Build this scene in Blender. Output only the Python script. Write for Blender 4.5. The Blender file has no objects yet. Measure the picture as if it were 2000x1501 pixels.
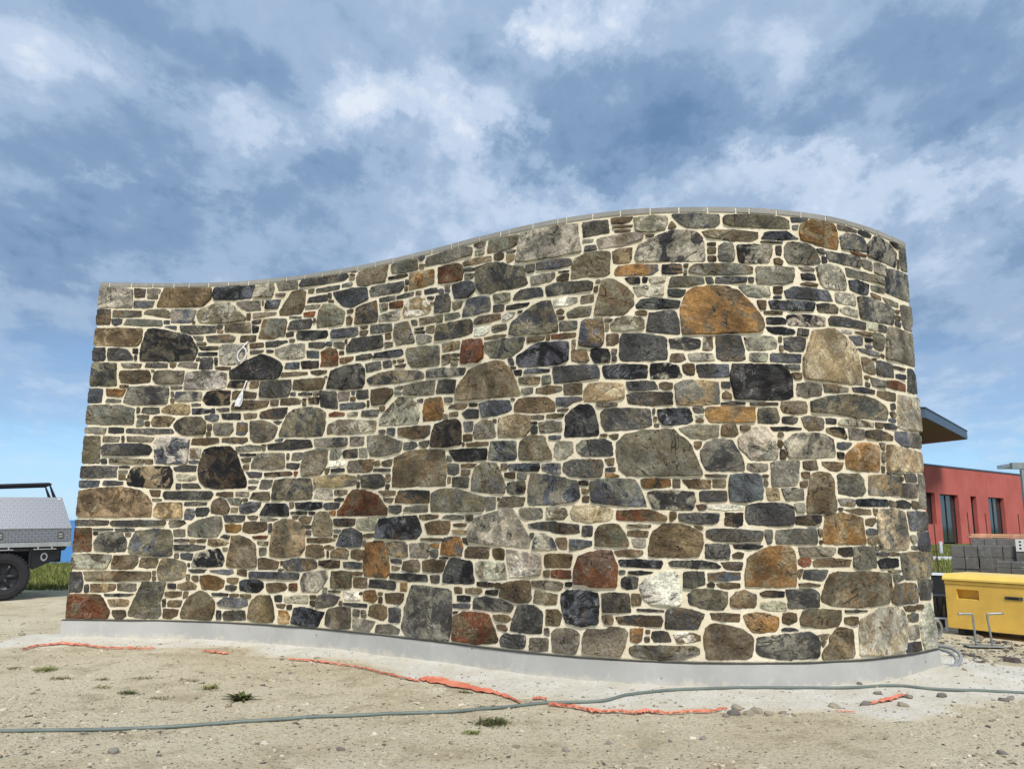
import bpy, bmesh, math, random
import numpy as np
from mathutils import Vector, Matrix
from mathutils.geometry import delaunay_2d_cdt
R = math.radians
random.seed(11); rng = np.random.default_rng(11)
scene = bpy.context.scene
col = scene.collection

# ---------------------------------------------------------------- camera
F_PX, PITCH, ROLL, EYE = 1540.0, R(10.0), R(0.5), 1.4
cam_d = bpy.data.cameras.new('camera')
cam_d.sensor_fit = 'HORIZONTAL'; cam_d.sensor_width = 36.0
cam_d.lens = F_PX / 2000.0 * 36.0
cam_d.clip_start = 0.05; cam_d.clip_end = 90000.0
cam = bpy.data.objects.new('camera', cam_d); col.objects.link(cam)
cam.matrix_world = Matrix.Translation((0, 0, EYE)) @ Matrix.Rotation(R(90) + PITCH, 4, 'X') @ Matrix.Rotation(ROLL, 4, 'Z')
scene.camera = cam

# ---------------------------------------------------------------- sky
SUN_EL, SUN_AZ = R(50), R(170)          # azimuth clockwise from +Y: from behind the camera, a little to the right
world = bpy.data.worlds.new('World'); scene.world = world; world.use_nodes = True; world.cycles.sampling_method = 'MANUAL'; world.cycles.sample_map_resolution = 256
wt = world.node_tree; wt.nodes.clear()
def wn(t, **kw):
    n = wt.nodes.new(t)
    for k, v in kw.items(): setattr(n, k, v)
    return n
def wl(a, b): wt.links.new(a, b)
def wmath(op, a, b=None, c=None, clamp=False):
    n = wn('ShaderNodeMath', operation=op); n.use_clamp = clamp
    for i, v in enumerate((a, b, c)):
        if v is None: continue
        if isinstance(v, (int, float)): n.inputs[i].default_value = v
        else: wl(v, n.inputs[i])
    return n.outputs[0]
def wmix(fac, a, b):
    n = wn('ShaderNodeMix', data_type='RGBA')
    for s, v in ((n.inputs[0], fac), (n.inputs[6], a), (n.inputs[7], b)):
        if isinstance(v, (tuple, float, int)): s.default_value = v
        else: wl(v, s)
    return n.outputs[2]
def wramp(fac, stops):
    n = wn('ShaderNodeValToRGB'); cr = n.color_ramp; cr.interpolation = 'EASE'
    while len(cr.elements) < len(stops): cr.elements.new(0.5)
    for e, (p, c) in zip(cr.elements, stops): e.position = p; e.color = c if len(c) == 4 else (*c, 1)
    wl(fac, n.inputs[0]); return n.outputs[0]
tc = wn('ShaderNodeTexCoord')
sep = wn('ShaderNodeSeparateXYZ'); wl(tc.outputs['Generated'], sep.inputs[0])
dx, dy, dz = sep.outputs
sky = wn('ShaderNodeTexSky', sky_type='NISHITA'); sky.sun_disc = False
sky.sun_elevation = SUN_EL; sky.sun_rotation = SUN_AZ; sky.altitude = 30; sky.air_density = 1.0; sky.dust_density = 0.6; sky.ozone_density = 2.0
EXPO = 1.32
K = 10.0 / 2 ** EXPO                     # display-linear colour -> background colour at strength 0.1
def skyc(r, g, b):
    f = lambda v: (v / 255) / 12.92 if v / 255 <= 0.04045 else ((v / 255 + 0.055) / 1.055) ** 2.4
    return (f(r) * K, f(g) * K, f(b) * K, 1)
zc = wmath('ADD', wmath('MAXIMUM', dz, 0.0), 0.30)
comb = wn('ShaderNodeCombineXYZ'); wl(wmath('DIVIDE', dx, zc), comb.inputs[0]); wl(wmath('DIVIDE', dy, zc), comb.inputs[1]); comb.inputs[2].default_value = 0.0
mp = wn('ShaderNodeMapping'); wl(comb.outputs[0], mp.inputs[0])
mp.inputs['Rotation'].default_value = (0, 0, R(-30)); mp.inputs['Location'].default_value = (3.1, 7.7, 0); mp.inputs['Scale'].default_value = (1.35, 1.0, 1)
def wnoise(vec, scale, detail, rough, dist=0.0, out=0):
    n = wn('ShaderNodeTexNoise'); n.inputs['Scale'].default_value = scale; n.inputs['Detail'].default_value = detail
    n.inputs['Roughness'].default_value = rough; n.inputs['Distortion'].default_value = dist
    wl(vec, n.inputs['Vector']); return n.outputs[out]
n_big = wnoise(mp.outputs[0], 0.9, 2.0, 0.5, 0.2)
n_mid = wnoise(mp.outputs[0], 2.6, 8.0, 0.62, 0.15)
n_fine = wnoise(mp.outputs[0], 6.5, 6.0, 0.60, 0.0)
warp = wn('ShaderNodeSeparateColor'); wl(wnoise(mp.outputs[0], 4.6, 8.0, 0.68, 0.0, 1), warp.inputs[0])
dyp = wmath('MAXIMUM', dy, 0.05); ahead = wmath('MULTIPLY', wmath('SUBTRACT', dy, 0.05), 6.0, clamp=True)
cu = wmath('ADD', wmath('DIVIDE', dx, dyp), wmath('MULTIPLY_ADD', warp.outputs[0], 0.34, -0.17))
cv = wmath('ADD', wmath('DIVIDE', dz, dyp), wmath('MULTIPLY_ADD', warp.outputs[1], 0.24, -0.12))
# breaks (bright) and banks (dark) of the cloud cover ahead
GAPS = [(-0.215, 0.575, 0.062, 0.048, 1.0), (-0.145, 0.590, 0.062, 0.041, .8), (-0.073, 0.545, 0.055, 0.041, 1.0), (-0.031, 0.500, 0.041, 0.041, .9), (0.103, 0.685, 0.062, 0.048, 1.1), (0.053, 0.70, 0.041, 0.034, .8),
        (-0.669, 0.672, 0.082, 0.041, .8), (-0.571, 0.618, 0.075, 0.034, .7), (-0.445, 0.550, 0.075, 0.024, .55), (-0.366, 0.513, 0.068, 0.024, .55), (0.330, 0.475, 0.11, 0.034, .8), (0.101, 0.429, 0.178, 0.027, .8), (0.481, 0.447, 0.123, 0.034, .7),
        (0.644, 0.493, 0.062, 0.034, 1.0), (0.365, 0.627, 0.062, 0.041, .5), (-0.532, 0.430, 0.103, 0.017, .5), (-0.327, 0.454, 0.041, 0.027, .5),
        (-0.413, 0.589, 0.103, 0.048, -.55), (-0.266, 0.470, 0.096, 0.034, -.7), (-0.108, 0.531, 0.048, 0.031, -.7), (0.207, 0.526, 0.178, 0.062, -.7), (0.011, 0.480, 0.055, 0.041, -.5), (0.531, 0.660, 0.151, 0.075, -.8), (0.173, 0.610, 0.082, 0.055, -.4),
        (-0.414, 0.421, 0.075, 0.017, -.6), (-0.641, 0.357, 0.103, 0.041, -.5), (0.595, 0.412, 0.055, 0.041, -.4), (-0.032, 0.631, 0.068, 0.048, -.4), (0.452, 0.536, 0.137, 0.041, -.5)]
light = None
for u0, v0, a_, b_, amp in GAPS:
    e = wmath('ADD', wmath('POWER', wmath('DIVIDE', wmath('SUBTRACT', cu, u0), a_ * 1.15), 2.0), wmath('POWER', wmath('DIVIDE', wmath('SUBTRACT', cv, v0), b_ * 1.15), 2.0))
    gss = wmath('MULTIPLY', wmath('EXPONENT', wmath('MULTIPLY', e, -1.0)), amp if amp > 0 else amp * 1.1)
    light = gss if light is None else wmath('ADD', light, gss)
light = wmath('MULTIPLY', light, ahead)
# 0 = heavy blue-grey bank, 1 = thin bright break
lum = wmath('ADD', wmath('MULTIPLY', wmath('SUBTRACT', n_big, 0.5), 0.7), wmath('ADD', wmath('MULTIPLY', wmath('SUBTRACT', n_mid, 0.5), 1.40), wmath('MULTIPLY', wmath('SUBTRACT', n_fine, 0.5), 0.58)))
lum = wmath('ADD', wmath('ADD', lum, 0.44), wmath('MULTIPLY', light, 0.36), clamp=True)
cloud = wramp(lum, [(0.0, skyc(106, 138, 176)), (0.28, skyc(132, 160, 195)), (0.50, skyc(162, 186, 215)), (0.75, skyc(196, 213, 236)), (1.0, skyc(226, 235, 248))])
cover = wmath('ADD', wmath('MULTIPLY', wmath('SUBTRACT', n_mid, 0.5), 1.8), wmath('MULTIPLY_ADD', dz, 6.5, -0.50), clamp=True)
blue = wramp(dz, [(0.0, skyc(166, 212, 245)), (0.05, skyc(146, 198, 242)), (0.16, skyc(124, 168, 216)), (0.30, skyc(122, 155, 198)), (1.0, skyc(118, 150, 196))])
clear = wmix(0.82, sky.outputs[0], blue)
low = wmath('MULTIPLY', wmath('MULTIPLY', wmath('SUBTRACT', n_fine, 0.52), 5.0, clamp=True), wmath('SUBTRACT', 1.0, wmath('MULTIPLY', wmath('ABSOLUTE', wmath('SUBTRACT', dz, 0.085)), 16.0), clamp=True))
clear = wmix(wmath('MULTIPLY', low, 0.55), clear, skyc(214, 230, 246))
skycol = wmix(cover, clear, cloud)
bg = wn('ShaderNodeBackground'); wl(skycol, bg.inputs[0]); bg.inputs[1].default_value = 0.10
wo = wn('ShaderNodeOutputWorld'); wl(bg.outputs[0], wo.inputs[0])

# ---------------------------------------------------------------- sun behind thin cloud
sun_d = bpy.data.lights.new('sun', 'SUN'); sun_d.energy = 1.5; sun_d.angle = R(14); sun_d.color = (1.0, 0.955, 0.89)
sun = bpy.data.objects.new('sun', sun_d); col.objects.link(sun)
sv = Vector((math.sin(SUN_AZ) * math.cos(SUN_EL), math.cos(SUN_AZ) * math.cos(SUN_EL), math.sin(SUN_EL)))
sun.rotation_euler = (-sv).to_track_quat('-Z', 'Y').to_euler(); sun.location = sv * 60

# ---------------------------------------------------------------- exposure
vs = scene.view_settings
vs.view_transform = 'Standard'; vs.look = 'None'; vs.gamma = 1.0; vs.use_curve_mapping = False; vs.exposure = EXPO

# ================================================================ helpers
def s2l(c):
    return tuple(((v / 255) / 12.92 if v / 255 <= 0.04045 else ((v / 255 + 0.055) / 1.055) ** 2.4) for v in c)
class NT:
    def __init__(s, name):
        s.m = bpy.data.materials.new(name); s.m.use_nodes = True; s.t = s.m.node_tree
        s.b = s.t.nodes['Principled BSDF']
    def n(s, t, **kw):
        n = s.t.nodes.new(t)
        for k, v in kw.items(): setattr(n, k, v)
        return n
    def put(s, sock, v):
        if isinstance(v, (int, float)): sock.default_value = v
        elif isinstance(v, tuple): sock.default_value = (*v, 1) if (len(v) == 3 and sock.type == 'RGBA') else v
        else: s.t.links.new(v, sock)
    def math(s, op, a, b=None, c=None, clamp=False):
        n = s.n('ShaderNodeMath', operation=op); n.use_clamp = clamp
        for i, v in enumerate((a, b, c)):
            if v is not None: s.put(n.inputs[i], v)
        return n.outputs[0]
    def mix(s, f, a, b, mode='MIX'):
        n = s.n('ShaderNodeMix', data_type='RGBA', blend_type=mode); s.put(n.inputs[0], f); s.put(n.inputs[6], a); s.put(n.inputs[7], b); return n.outputs[2]
    def noise(s, vec, scale, detail=4.0, rough=0.55, dist=0.0):
        n = s.n('ShaderNodeTexNoise'); s.put(n.inputs['Scale'], scale); s.put(n.inputs['Detail'], detail); s.put(n.inputs['Roughness'], rough); s.put(n.inputs['Distortion'], dist)
        if vec is not None: s.put(n.inputs['Vector'], vec)
        return n.outputs[0]
    def voro(s, vec, scale, feature='F1', rand=1.0):
        n = s.n('ShaderNodeTexVoronoi', feature=feature); s.put(n.inputs['Scale'], scale); s.put(n.inputs['Randomness'], rand)
        if vec is not None: s.put(n.inputs['Vector'], vec)
        return n
    def smooth(s, v, lo, hi):
        n = s.n('ShaderNodeMapRange', interpolation_type='SMOOTHSTEP'); s.put(n.inputs[0], v); s.put(n.inputs[1], lo); s.put(n.inputs[2], hi); return n.outputs[0]
    def coord(s, which='Object'): return s.n('ShaderNodeTexCoord').outputs[which]
    def pos(s): return s.n('ShaderNodeNewGeometry').outputs['Position']
    def mapping(s, vec, scale=(1, 1, 1), rot=(0, 0, 0), loc=(0, 0, 0)):
        n = s.n('ShaderNodeMapping'); s.put(n.inputs[0], vec); n.inputs['Scale'].default_value = scale; n.inputs['Rotation'].default_value = rot; n.inputs['Location'].default_value = loc; return n.outputs[0]
    def attr(s, name, out='Color'):
        n = s.n('ShaderNodeAttribute'); n.attribute_name = name; return n.outputs[out]
    def bump(s, h, strength=0.5, dist=0.01, prev=None):
        n = s.n('ShaderNodeBump'); s.put(n.inputs['Height'], h); n.inputs['Strength'].default_value = strength; n.inputs['Distance'].default_value = dist
        if prev is not None: s.put(n.inputs['Normal'], prev)
        return n.outputs[0]
    def out(s, color=None, rough=None, metal=None, normal=None, spec=None):
        for k, v in (('Base Color', color), ('Roughness', rough), ('Metallic', metal), ('Normal', normal), ('Specular IOR Level', spec)):
            if v is not None: s.put(s.b.inputs[k], v)
        return s.m
def plain(name, rgb, rough=0.6, metal=0.0, var=0.12, scale=6.0, bump=0.0, bscale=60.0, spec=None):
    k = NT(name); p = k.coord(); a = s2l(rgb)
    f = k.noise(p, scale, 5, 0.6)
    lo = tuple(v * (1 - var * 1.6) for v in a); hi = tuple(min(1, v * (1 + var * 1.6)) for v in a)
    c = k.mix(k.smooth(f, 0.3, 0.7), lo, hi)
    nrm = k.bump(k.noise(p, bscale, 4, 0.6), 0.6, bump) if bump else None
    r = k.math('MULTIPLY_ADD', k.noise(p, scale * 4, 3), 0.2, rough - 0.1, clamp=True)
    return k.out(c, r, metal, nrm, spec)

def mk(name, V, Fc, mat, parent=None, smooth=False, uvless=True):
    me = bpy.data.meshes.new(name)
    me.from_pydata([tuple(map(float, v)) for v in V], [], [tuple(map(int, f)) for f in Fc])
    if mat is not None: me.materials.append(mat)
    if smooth: me.shade_smooth()
    me.update()
    o = bpy.data.objects.new(name, me); col.objects.link(o)
    if parent is not None: o.parent = parent
    return o
def tag(o, label=None, cat=None, group=None, kind=None):
    for k, v in (('label', label), ('category', cat), ('group', group), ('kind', kind)):
        if v: o[k] = v
    return o
def thing(name, label, cat, loc=(0, 0, 0), rot=(0, 0, 0), group=None):
    o = bpy.data.objects.new(name, None); col.objects.link(o); o.empty_display_size = 0.2
    o.location = loc; o.rotation_euler = rot
    return tag(o, label, cat, group)
class MB:
    def __init__(s): s.V = []; s.F = []
    def add(s, V, Fc):
        n = len(s.V); s.V += [tuple(v) for v in V]; s.F += [tuple(i + n for i in f) for f in Fc]; return s
    def box(s, x0, x1, y0, y1, z0, z1, bev=0.0, M=None):
        if bev <= 0:
            V = [(x, y, z) for z in (z0, z1) for y in (y0, y1) for x in (x0, x1)]
            Fc = [(0, 2, 3, 1), (4, 5, 7, 6), (0, 1, 5, 4), (2, 6, 7, 3), (0, 4, 6, 2), (1, 3, 7, 5)]
        else:
            b = min(bev, (x1 - x0) * .45, (y1 - y0) * .45, (z1 - z0) * .45); V = []; Fc = []
            def ring(z, i): return [(x0 + i + b, y0 + i, z), (x1 - i - b, y0 + i, z), (x1 - i, y0 + i + b, z), (x1 - i, y1 - i - b, z), (x1 - i - b, y1 - i, z), (x0 + i + b, y1 - i, z), (x0 + i, y1 - i - b, z), (x0 + i, y0 + i + b, z)]
            V = ring(z0, b) + ring(z0 + b, 0) + ring(z1 - b, 0) + ring(z1, b)
            for r in range(3):
                for k in range(8): Fc.append((r * 8 + k, r * 8 + (k + 1) % 8, r * 8 + 8 + (k + 1) % 8, r * 8 + 8 + k))
            Fc += [tuple(range(7, -1, -1)), tuple(range(24, 32))]
        if M is not None: V = [tuple(M @ Vector(v)) for v in V]
        return s.add(V, Fc)
    def prism(s, poly, z0, z1, axis='z'):
        n = len(poly)
        def P(a, b, c): return (a, b, c) if axis == 'z' else ((a, c, b) if axis == 'y' else (c, a, b))
        V = [P(a, b, z0) for a, b in poly] + [P(a, b, z1) for a, b in poly]
        Fc = [(i, (i + 1) % n, n + (i + 1) % n, n + i) for i in range(n)] + [tuple(range(n - 1, -1, -1)), tuple(range(n, 2 * n))]
        return s.add(V, Fc)
    def tube(s, pts, r, n=8, cap=True, closed=False):
        pts = [Vector(p) for p in pts]; m = len(pts); V = []; Fc = []; up = None
        for i, p in enumerate(pts):
            if closed: t = pts[(i + 1) % m] - pts[i - 1]
            else: t = pts[min(i + 1, m - 1)] - pts[max(i - 1, 0)]
            t = t.normalized() if t.length > 1e-9 else Vector((0, 0, 1))
            if up is None: up = Vector((0, 0, 1)) if abs(t.z) < .9 else Vector((1, 0, 0))
            a = t.cross(up).normalized(); b = a.cross(t).normalized(); up = b
            rr = r[i] if isinstance(r, (list, tuple)) else r
            for k in range(n):
                an = 2 * math.pi * k / n; V.append(tuple(p + a * (rr * math.cos(an)) + b * (rr * math.sin(an))))
        for i in range(m if closed else m - 1):
            j = (i + 1) % m
            for k in range(n): Fc.append((i * n + k, i * n + (k + 1) % n, j * n + (k + 1) % n, j * n + k))
        if cap and not closed: Fc += [tuple(range(n - 1, -1, -1)), tuple((m - 1) * n + k for k in range(n))]
        return s.add(V, Fc)
    def lathe(s, prof, n=32, axis='y', c=(0, 0, 0)):
        V = []; Fc = []; m = len(prof)
        for k in range(n):
            an = 2 * math.pi * k / n
            for r, h in prof:
                V.append((c[0] + r * math.cos(an), c[1] + h, c[2] + r * math.sin(an)) if axis == 'y' else (c[0] + r * math.cos(an), c[1] + r * math.sin(an), c[2] + h))
        for k in range(n):
            for i in range(m - 1): Fc.append((k * m + i, k * m + i + 1, ((k + 1) % n) * m + i + 1, ((k + 1) % n) * m + i))
        return s.add(V, Fc)
    def build(s, name, mat, parent=None, smooth=False): return mk(name, s.V, s.F, mat, parent, smooth)
def waves(x, y, seed, n=14, f0=1.0, f1=8.0):
    """smooth pseudo-noise about -1..1"""
    g = np.random.default_rng(seed); out = 0; tot = 0
    for i in range(n):
        f = f0 * (f1 / f0) ** (i / max(1, n - 1)); a = g.uniform(0, 2 * np.pi); ph = g.uniform(0, 2 * np.pi); w = f ** -0.7
        out = out + w * np.sin(f * (x * np.cos(a) + y * np.sin(a)) + ph); tot += w * w
    return out / (2 * tot) ** .5
def spline(pts, n=8):
    P = [np.array(p, float) for p in pts]; P = [2 * P[0] - P[1]] + P + [2 * P[-1] - P[-2]]; o = []
    for i in range(1, len(P) - 2):
        for k in range(n):
            t = k / n; a, b, c, d = P[i - 1:i + 3]
            o.append(.5 * ((2 * b) + (c - a) * t + (2 * a - 5 * b + 4 * c - d) * t * t + (3 * b - a - 3 * c + d) * t ** 3))
    o.append(P[-2]); return o
# ================================================================ materials
M = {}
def stone_mat():
    k = NT('field_stone'); p = k.pos(); a = k.attr('ca'); b = k.attr('cb'); sd = k.attr('sd', 'Fac')
    off = k.n('ShaderNodeCombineXYZ'); k.put(off.inputs[0], k.math('MULTIPLY', sd, 37.0)); k.put(off.inputs[2], k.math('MULTIPLY', sd, 19.0))
    add = k.n('ShaderNodeVectorMath', operation='ADD'); k.put(add.inputs[0], p); k.put(add.inputs[1], off.outputs[0]); q = add.outputs[0]
    rot = k.n('ShaderNodeVectorRotate', rotation_type='EULER_XYZ'); k.put(rot.inputs['Vector'], q)
    rv = k.n('ShaderNodeCombineXYZ'); k.put(rv.inputs[1], k.math('MULTIPLY_ADD', sd, 2.0, -1.0)); k.put(rot.inputs['Rotation'], rv.outputs[0]); qr = rot.outputs[0]
    lay = k.mapping(qr, (2.6, 2.6, 9.0))                                    # bedding planes
    strength = k.smooth(k.math('FRACT', k.math('MULTIPLY', sd, 7.3)), 0.35, 0.95)   # some stones are laminated, some massive
    patch = k.noise(q, 5.5, 4, 0.60, 0.9)
    c = k.mix(k.smooth(patch, 0.46, 0.56), a, b)
    tone = k.noise(q, 2.8, 4, 0.60, 0.6)
    c = k.mix(1.0, c, k.mix(k.smooth(tone, 0.28, 0.74), (0.50, 0.50, 0.51), (1.70, 1.68, 1.62)), 'MULTIPLY')
    str_ = k.noise(lay, 1.8, 5, 0.66, 0.9)
    sm = k.mix(k.smooth(str_, 0.34, 0.68), (0.66, 0.66, 0.67), (1.34, 1.32, 1.27))
    c = k.mix(k.math('MULTIPLY_ADD', strength, 0.75, 0.20), c, k.mix(1.0, c, sm, 'MULTIPLY'))
    fine = k.noise(q, 48, 3, 0.72)
    c = k.mix(1.0, c, k.mix(k.smooth(fine, 0.34, 0.68), (0.70, 0.70, 0.71), (1.30, 1.29, 1.26)), 'MULTIPLY')
    iron = k.smooth(k.noise(q, 3.6, 3, 0.62, 1.0), 0.57, 0.70)
    c = k.mix(k.math('MULTIPLY', iron, k.math('MULTIPLY', k.smooth(sd, 0.35, 0.90), 0.38)), c, s2l((112, 86, 54)))
    sc = k.noise(q, 20, 5, 0.74, 0.0); scm = k.math('MULTIPLY', k.smooth(sc, 0.56, 0.68), k.smooth(tone, 0.48, 0.66))
    c = k.mix(k.math('MULTIPLY', scm, 0.42), c, s2l((180, 176, 165)))
    vein = k.math('ABSOLUTE', k.math('SUBTRACT', k.noise(qr, 4.0, 4, 0.5, 1.6), 0.5))
    vm = k.math('MULTIPLY', k.math('SUBTRACT', 1.0, k.smooth(vein, 0.001, 0.006)), k.smooth(tone, 0.50, 0.58))
    c = k.mix(k.math('MULTIPLY', vm, 0.45), c, s2l((200, 196, 186)))
    crack = k.math('ABSOLUTE', k.math('SUBTRACT', k.noise(k.mapping(qr, (2.2, 2.2, 3.6)), 1.2, 3, 0.55, 1.2), 0.5))
    cm = k.math('MULTIPLY', k.math('SUBTRACT', 1.0, k.smooth(crack, 0.0, 0.013)), k.smooth(patch, 0.46, 0.58))
    c = k.mix(k.math('MULTIPLY', cm, 0.75), c, s2l((34, 33, 32)))
    step = k.noise(k.mapping(qr, (1.6, 1.6, 4.5)), 2.2, 3, 0.5, 0.8); st5 = k.math('SNAP', step, 0.07)      # cleaved ledges
    h = k.math('ADD', k.math('MULTIPLY', str_, k.math('MULTIPLY_ADD', strength, 0.8, 0.25)), k.math('MULTIPLY', fine, 0.16))
    h = k.math('ADD', h, k.math('MULTIPLY', k.math('MULTIPLY_ADD', step, 0.35, k.math('MULTIPLY', st5, 0.65)), 2.2))
    h = k.math('SUBTRACT', h, k.math('MULTIPLY', cm, 0.9))
    h = k.math('ADD', h, k.math('MULTIPLY', k.noise(q, 11, 4, 0.62, 0.0), 0.7))
    nrm = k.bump(h, 1.0, 0.016)
    return k.out(c, k.math('MULTIPLY_ADD', fine, 0.3, 0.55), 0, nrm, 0.22)
M['stone'] = stone_mat()
def mortar_mat():
    k = NT('lime_mortar'); p = k.pos()
    a = k.noise(p, 2.2, 5, 0.6); b = k.noise(p, 34, 6, 0.65); g = k.noise(p, 210, 3, 0.6)
    c = k.mix(k.smooth(a, 0.3, 0.7), s2l((224, 211, 182)), s2l((240, 229, 203)))
    c = k.mix(k.math('MULTIPLY', k.smooth(b, 0.50, 0.72), 0.45), c, s2l((206, 188, 152)))
    c = k.mix(k.math('MULTIPLY', k.smooth(k.noise(p, 0.9, 4, 0.6, 0.5), 0.50, 0.68), 0.45), c, s2l((204, 190, 160)))
    c = k.mix(k.math('MULTIPLY', k.smooth(g, 0.56, 0.74), 0.40), c, s2l((176, 160, 130)))
    return k.out(c, 0.92, 0, k.bump(k.math('ADD', b, k.math('MULTIPLY', g, 0.35)), 0.9, 0.010), 0.2)
M['mortar'] = mortar_mat()
def concrete_mat(name, c0, c1, pits=True, splash=False):
    k = NT(name); p = k.pos()
    a = k.noise(p, 1.3, 5, 0.6, 0.4); b = k.noise(p, 14, 6, 0.65)
    c = k.mix(k.smooth(a, 0.3, 0.72), s2l(c0), s2l(c1))
    c = k.mix(k.math('MULTIPLY', k.smooth(b, 0.55, 0.78), 0.35), c, s2l((206, 208, 208)))
    run = k.noise(k.mapping(p, (6, 6, 0.7)), 1.0, 5, 0.6); c = k.mix(k.math('MULTIPLY', k.smooth(run, 0.55, 0.75), 0.18), c, s2l((214, 212, 205)))
    h = b
    if pits:
        v = k.voro(p, 8.0); pm = k.math('SUBTRACT', 1.0, k.smooth(v.outputs['Distance'], 0.045, 0.10))
        pm = k.math('MULTIPLY', pm, k.smooth(k.noise(p, 3.1, 2), 0.50, 0.58)); c = k.mix(k.math('MULTIPLY', pm, 0.85), c, s2l((70, 70, 72)))
        h = k.math('SUBTRACT', h, k.math('MULTIPLY', pm, 1.5))
    if splash:
        z = k.n('ShaderNodeSeparateXYZ'); k.put(z.inputs[0], p)
        m2 = k.math('ADD', k.math('MULTIPLY', z.outputs[2], -7.0), k.math('MULTIPLY', k.noise(p, 9, 6, 0.7), 2.6))
        c = k.mix(k.math('MULTIPLY', k.smooth(m2, 0.75, 1.25), 0.5), c, s2l((214, 206, 186)))
    return k.out(c, 0.85, 0, k.bump(h, 0.5, 0.004), 0.25)
M['footing'] = concrete_mat('footing_concrete', (168, 167, 162), (186, 184, 179), True, True)
M['coping'] = concrete_mat('coping_unit', (136, 134, 128), (156, 153, 146), False)
M['block'] = concrete_mat('grey_block', (92, 90, 86), (116, 113, 108), False)
M['block_brown'] = concrete_mat('brown_block', (100, 92, 84), (126, 114, 102), False)
M['block_white'] = concrete_mat('pale_block', (206, 204, 198), (224, 222, 216), False)
M['dpc'] = plain('damp_course', (62, 60, 58), 0.7)
def ground_mat():
    k = NT('crushed_limestone'); p = k.pos()
    big = k.noise(p, 0.45, 5, 0.6, 0.5); mid = k.noise(p, 2.6, 7, 0.68); fine = k.noise(p, 24, 7, 0.72); grit = k.noise(p, 120, 4, 0.75)
    c = k.mix(k.smooth(big, 0.34, 0.66), s2l((212, 197, 163)), s2l((232, 219, 188)))
    c = k.mix(k.math('MULTIPLY', k.smooth(mid, 0.50, 0.66), 0.65), c, s2l((178, 162, 130)))
    c = k.mix(k.math('MULTIPLY', k.smooth(mid, 0.50, 0.34), 0.4), c, s2l((234, 222, 194)))
    c = k.mix(k.math('MULTIPLY', k.smooth(fine, 0.52, 0.64), 0.6), c, s2l((222, 210, 184)))
    c = k.mix(k.math('MULTIPLY', k.smooth(fine, 0.46, 0.34), 0.55), c, s2l((138, 126, 102)))
    c = k.mix(k.math('MULTIPLY', k.smooth(grit, 0.55, 0.66), 0.6), c, s2l((126, 115, 94)))
    pw = k.n('ShaderNodeVectorMath', operation='ADD'); k.put(pw.inputs[0], p)
    v = k.voro(p, 46.0); vc = k.n('ShaderNodeSeparateColor'); k.put(vc.inputs[0], v.outputs['Color'])
    peb = k.math('SUBTRACT', 1.0, k.smooth(v.outputs['Distance'], 0.20, 0.38)); peb = k.math('MULTIPLY', peb, k.smooth(vc.outputs[0], 0.45, 0.50))
    c = k.mix(k.math('MULTIPLY', peb, 0.75), c, k.mix(vc.outputs[1], s2l((130, 120, 102)), s2l((230, 220, 196))))
    # turf beyond the gravel pad, on the seaward side and towards the building
    s = k.n('ShaderNodeSeparateXYZ'); k.put(s.inputs[0], p); X, Y = s.outputs[0], s.outputs[1]
    ed = k.math('MULTIPLY_ADD', k.noise(p, 0.9, 4), 1.6, -0.8)
    g1 = k.math('MULTIPLY', k.smooth(k.math('ADD', Y, ed), 16.2, 17.0), k.math('SUBTRACT', 1.0, k.smooth(X, -4.0, -3.0)))
    g2 = k.math('MULTIPLY', k.smooth(k.math('ADD', Y, ed), 15.0, 17.0), k.smooth(X, 5.0, 7.0))
    gm = k.math('MAXIMUM', g1, g2)
    gc = k.mix(k.smooth(k.noise(p, 1.4, 5, 0.7), 0.3, 0.7), s2l((88, 104, 50)), s2l((126, 134, 76)))
    c = k.mix(gm, c, gc)
    h = k.math('ADD', k.math('MULTIPLY', fine, 1.0), k.math('ADD', k.math('MULTIPLY', grit, 0.4), k.math('MULTIPLY', peb, 0.5)))
    return k.out(c, 0.95, 0, k.bump(h, 1.0, 0.030), 0.12)
M['ground'] = ground_mat()
def apron_mat():
    k = NT('cement_slurry'); p = k.pos(); a = k.noise(p, 3, 7, 0.68); b = k.noise(p, 30, 7, 0.72); g = k.noise(p, 120, 4, 0.7); th = k.attr('th', 'Fac')
    c = k.mix(k.smooth(a, 0.3, 0.7), s2l((226, 218, 198)), s2l((244, 239, 226)))
    c = k.mix(k.math('MULTIPLY', k.smooth(b, 0.50, 0.66), 0.55), c, s2l((198, 187, 162)))
    c = k.mix(k.math('MULTIPLY', k.smooth(g, 0.56, 0.68), 0.4), c, s2l((150, 138, 112)))
    thin = k.math('SUBTRACT', 1.0, k.smooth(k.math('ADD', th, k.math('MULTIPLY_ADD', b, 1.0, -0.5)), -0.15, 0.45))    # slurry worn thin over the gravel
    c = k.mix(thin, c, k.mix(k.smooth(a, 0.35, 0.65), s2l((212, 197, 163)), s2l((232, 219, 188))))
    return k.out(c, 0.93, 0, k.bump(k.math('ADD', b, k.math('MULTIPLY', g, 0.4)), 1.0, 0.020), 0.12)
M['apron'] = apron_mat()
def chip_mat():
    k = NT('stone_chip'); a = k.attr('ca'); p = k.pos()
    c = k.mix(1.0, a, k.mix(k.noise(p, 60, 4), (0.7, 0.7, 0.7), (1.25, 1.25, 1.25)), 'MULTIPLY')
    return k.out(c, 0.9, 0, None, 0.2)
M['chip'] = chip_mat()
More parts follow.
